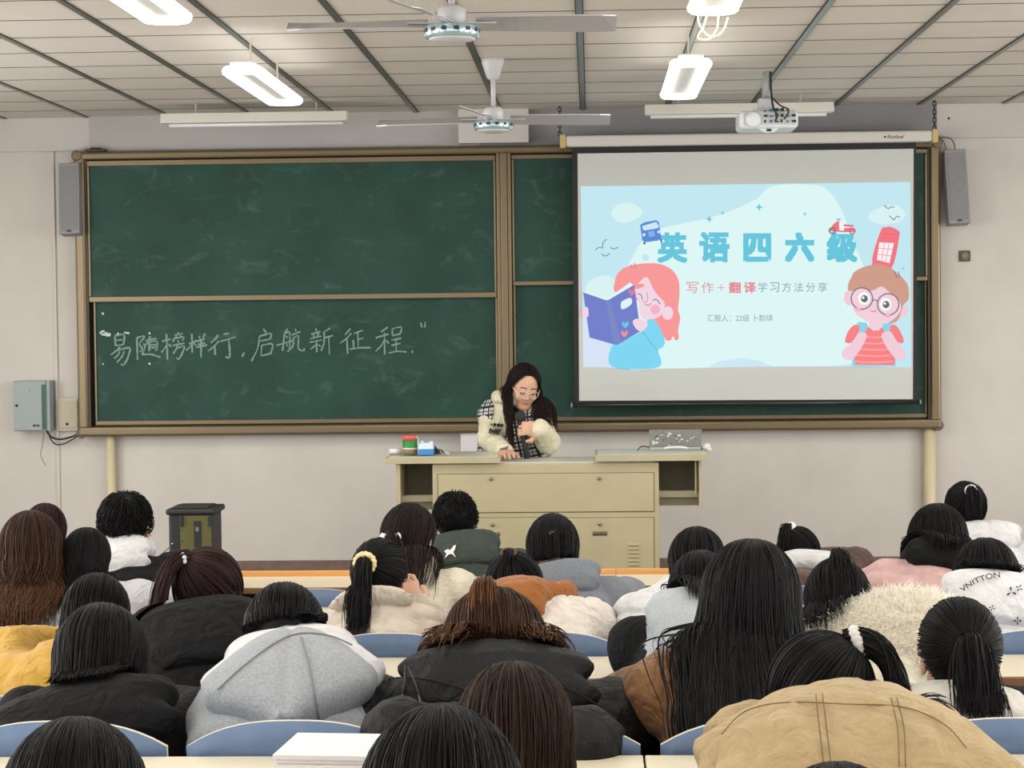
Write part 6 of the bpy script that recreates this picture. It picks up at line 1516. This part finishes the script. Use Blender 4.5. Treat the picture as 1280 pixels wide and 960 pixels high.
    for sg in (-1, 1):
        p0 = ps.c7+ps.F*.1-ps.U*.05+ps.R*sg*.03; mb = MB(); mb.smooth = True; mb.tube(catmull([p0, p0-V3(0, -.0, .07)+ps.F*.03, p0-V3(0, 0, .15)+ps.F*.035], 4), .003, 6); mb.build('drawstring', TW, root)
    # cuffs
    for k in (0, 1):
        d = unit(ps.wr[k]-ps.el[k]); mb = MB(); mb.smooth = True; mb.tube([ps.wr[k]-d*.045, ps.wr[k]-d*.03, ps.wr[k]+d*.004], [.047, .046, .039], 16); mb.build('cuff', M_cream, root, bevel=.004)
    # black print on her right sleeve
    vs, fs, tw, th = text_mesh('EWRY', .05, .004); k = .062/tw; vs2 = np.stack([(vs[:, 0]*k-.031), vs[:, 1]*k*1.25], 1)
    org = at(617.5, 541, 10.0); ex = V3(math.cos(.12), 0, -math.sin(.12)); ez = V3(math.sin(.12), 0, math.cos(.12))
    mb = MB(); P, fs = press(vs2, fs, org, ex, ez, V3(0, 1, 0), ftop, .014); mb.add(P, fs)
    for i, (cx, r) in enumerate(((-.024, .005), (-.008, .008), (.010, .009), (.027, .009))):
        a = np.linspace(0, 2*math.pi, 9)[:-1]; P, f_ = press(np.stack([cx+r*np.cos(a), .03+r*np.sin(a)], 1), [tuple(range(8))], org, ex, ez, V3(0, 1, 0), ftop, .014); mb.add(P, f_)
    mb.build('sleeve_print', M_print, root)
    vs, fs, tw, th = text_mesh('W4Y', .03, .002); k = .05/tw; P, fs = press(np.stack([vs[:, 0]*k-.02, vs[:, 1]*k*.9], 1), fs, at(629, 562, 9.9), V3(.95, 0, .3), V3(-.3, 0, .95), V3(0, 1, 0), ftop, .014)
    mb = MB(); mb.add(P, fs); mb.build('cuff_print', M_print, root)
    def fcap(P): return elld((P-ps.H)@ps.RH, CAPC*ps.hs, CAPR*ps.hs*.97)
    def coll(P): return np.minimum(np.minimum(fcap(P), np.minimum(ftop(P), tv(P))), np.minimum(fh(P), headd(P, ps.H, ps.RH, ps.hs)))
    parts = [cap_part(ps, .1, ears=False, front=-.022)]
    n = 1300; sg = np.sign(rng.uniform(-1, 1, n)); phi = sg*rng.uniform(.2, 2.12, n)
    a = part_roots(rng, n, phi); a[:, 0] = sg*rng.uniform(.01, .06, n)
    b = np.stack([np.sin(phi), -np.cos(phi)*.8, -.32+0*phi], 1); off = rng.uniform(.002, .012, n); t = np.linspace(0, 1, 11)
    P1 = on_cap(ps, slerp(a, b, t), off[:, None, None]*(.35+.65*t[None, :, None])); d = P1[:, -1]-P1[:, -2]; d /= np.linalg.norm(d, axis=1, keepdims=True)
    P2 = grow(P1[:, -1], d, rng.uniform(.26, .36, n), 22, coll, rng, grav=.34, curl=.16, hold=.13, cx=ps.H[0]-.005, narrow=(.84, 1.22), bias=V3(0, -.13, 0), margin=.004+rng.uniform(0, .02, n))
    parts.append(tubes(np.concatenate([P1[:, :-1], P2], 1), .0016*rng.uniform(.6, 1.3, n), rng, np.clip(.12*rng.uniform(0, 1.6, n), 0, 1), tipl=.45))
    v, q, tn = join(parts); npmesh('hair', v, q, HD, root, tone=tn)
    hp = lambda x, y, z: ps.H+ps.RH@(V3(x, y, z)*ps.hs)
    M_gl = mat('clear_frame', srgb(214, 206, 200), .15, spec=.8, coat=.6)
    mb = MB(); mb.smooth = True
    for sx in (-1, 1):
        mb.tube([hp(sx*.033+.0245*math.cos(a), .101-.006*abs(math.cos(a))*0-.25*abs(sx*.033+.0245*math.cos(a))**1.0*.25, -.003+.021*math.sin(a)) for a in np.linspace(0, 2*math.pi, 25)], .0014, 6, cap=False)
        mb.tube([hp(sx*.057, .096, .004), hp(sx*.074, .06, .008), hp(sx*.08, .0, .004)], .0016, 6)
    mb.tube([hp(-.009, .101, .0), hp(0, .105, .004), hp(.009, .101, .0)], .0018, 6); mb.build('glasses', M_gl, root)
    for sx in (-1, 1):
        mb = MB(); mb.smooth = True; mb.tube(catmull([hp(sx*.012, .094, .027), hp(sx*.03, .092, .033), hp(sx*.05, .082, .027)], 4), [.0016]+[.0026]*7+[.001], 6); mb.build('eyebrow', M_brow, root)
        mb = MB(); mb.smooth = True; mb.tube(catmull([hp(sx*.018, .0905, -.001), hp(sx*.031, .0925, -.005), hp(sx*.045, .0865, -.001)], 4), .0013, 6); mb.build('eyelash', M_brow, root)
    # microphone held in her left hand
    D = unit(ps.hd[0]); Nn = unit(ps.hn[0]-D*(ps.hn[0]@D)); c = ps.wr[0]+D*.082-Nn*.034-V3(0, 0, .03)
    up = unit(V3(-.14, -.05, 1)); e1 = unit(np.cross(up, V3(0, 1, 0))); e2 = np.cross(e1, up)
    mt = empty('microphone', c-up*.11, 'black handheld microphone held upright by the presenter', 'microphone')
    def lat(prof, name, m):
        mb = MB(); mb.smooth = True; vs = []; fs = []; n = 18
        for r, h in prof:
            for k in range(n): vs.append(c+up*h+(e1*math.cos(2*math.pi*k/n)+e2*math.sin(2*math.pi*k/n))*r)
        for i in range(len(prof)-1):
            for k in range(n): fs.append((i*n+k, i*n+(k+1) % n, (i+1)*n+(k+1) % n, (i+1)*n+k))
        fs += [tuple(range(n)), tuple(range((len(prof)-1)*n, len(prof)*n))]
        mb.add(vs, fs); return mb.build(name, m, mt)
    lat([(.014, -.12), (.016, -.117), (.0175, .02), (.021, .06)], 'handle', M_blk)
    lat([(.0225, .06), (.024, .064), (.0225, .068)], 'collar_ring', mat('mic_ring', srgb(70, 72, 74), .3, metal=.6))
    lat([(.022, .068), (.0265, .085), (.026, .102), (.019, .116), (.006, .121)], 'mesh_head', mat('mic_head', srgb(30, 31, 33), .6, bump=.4, bscale=500))
    return ps
PRES = presenter()
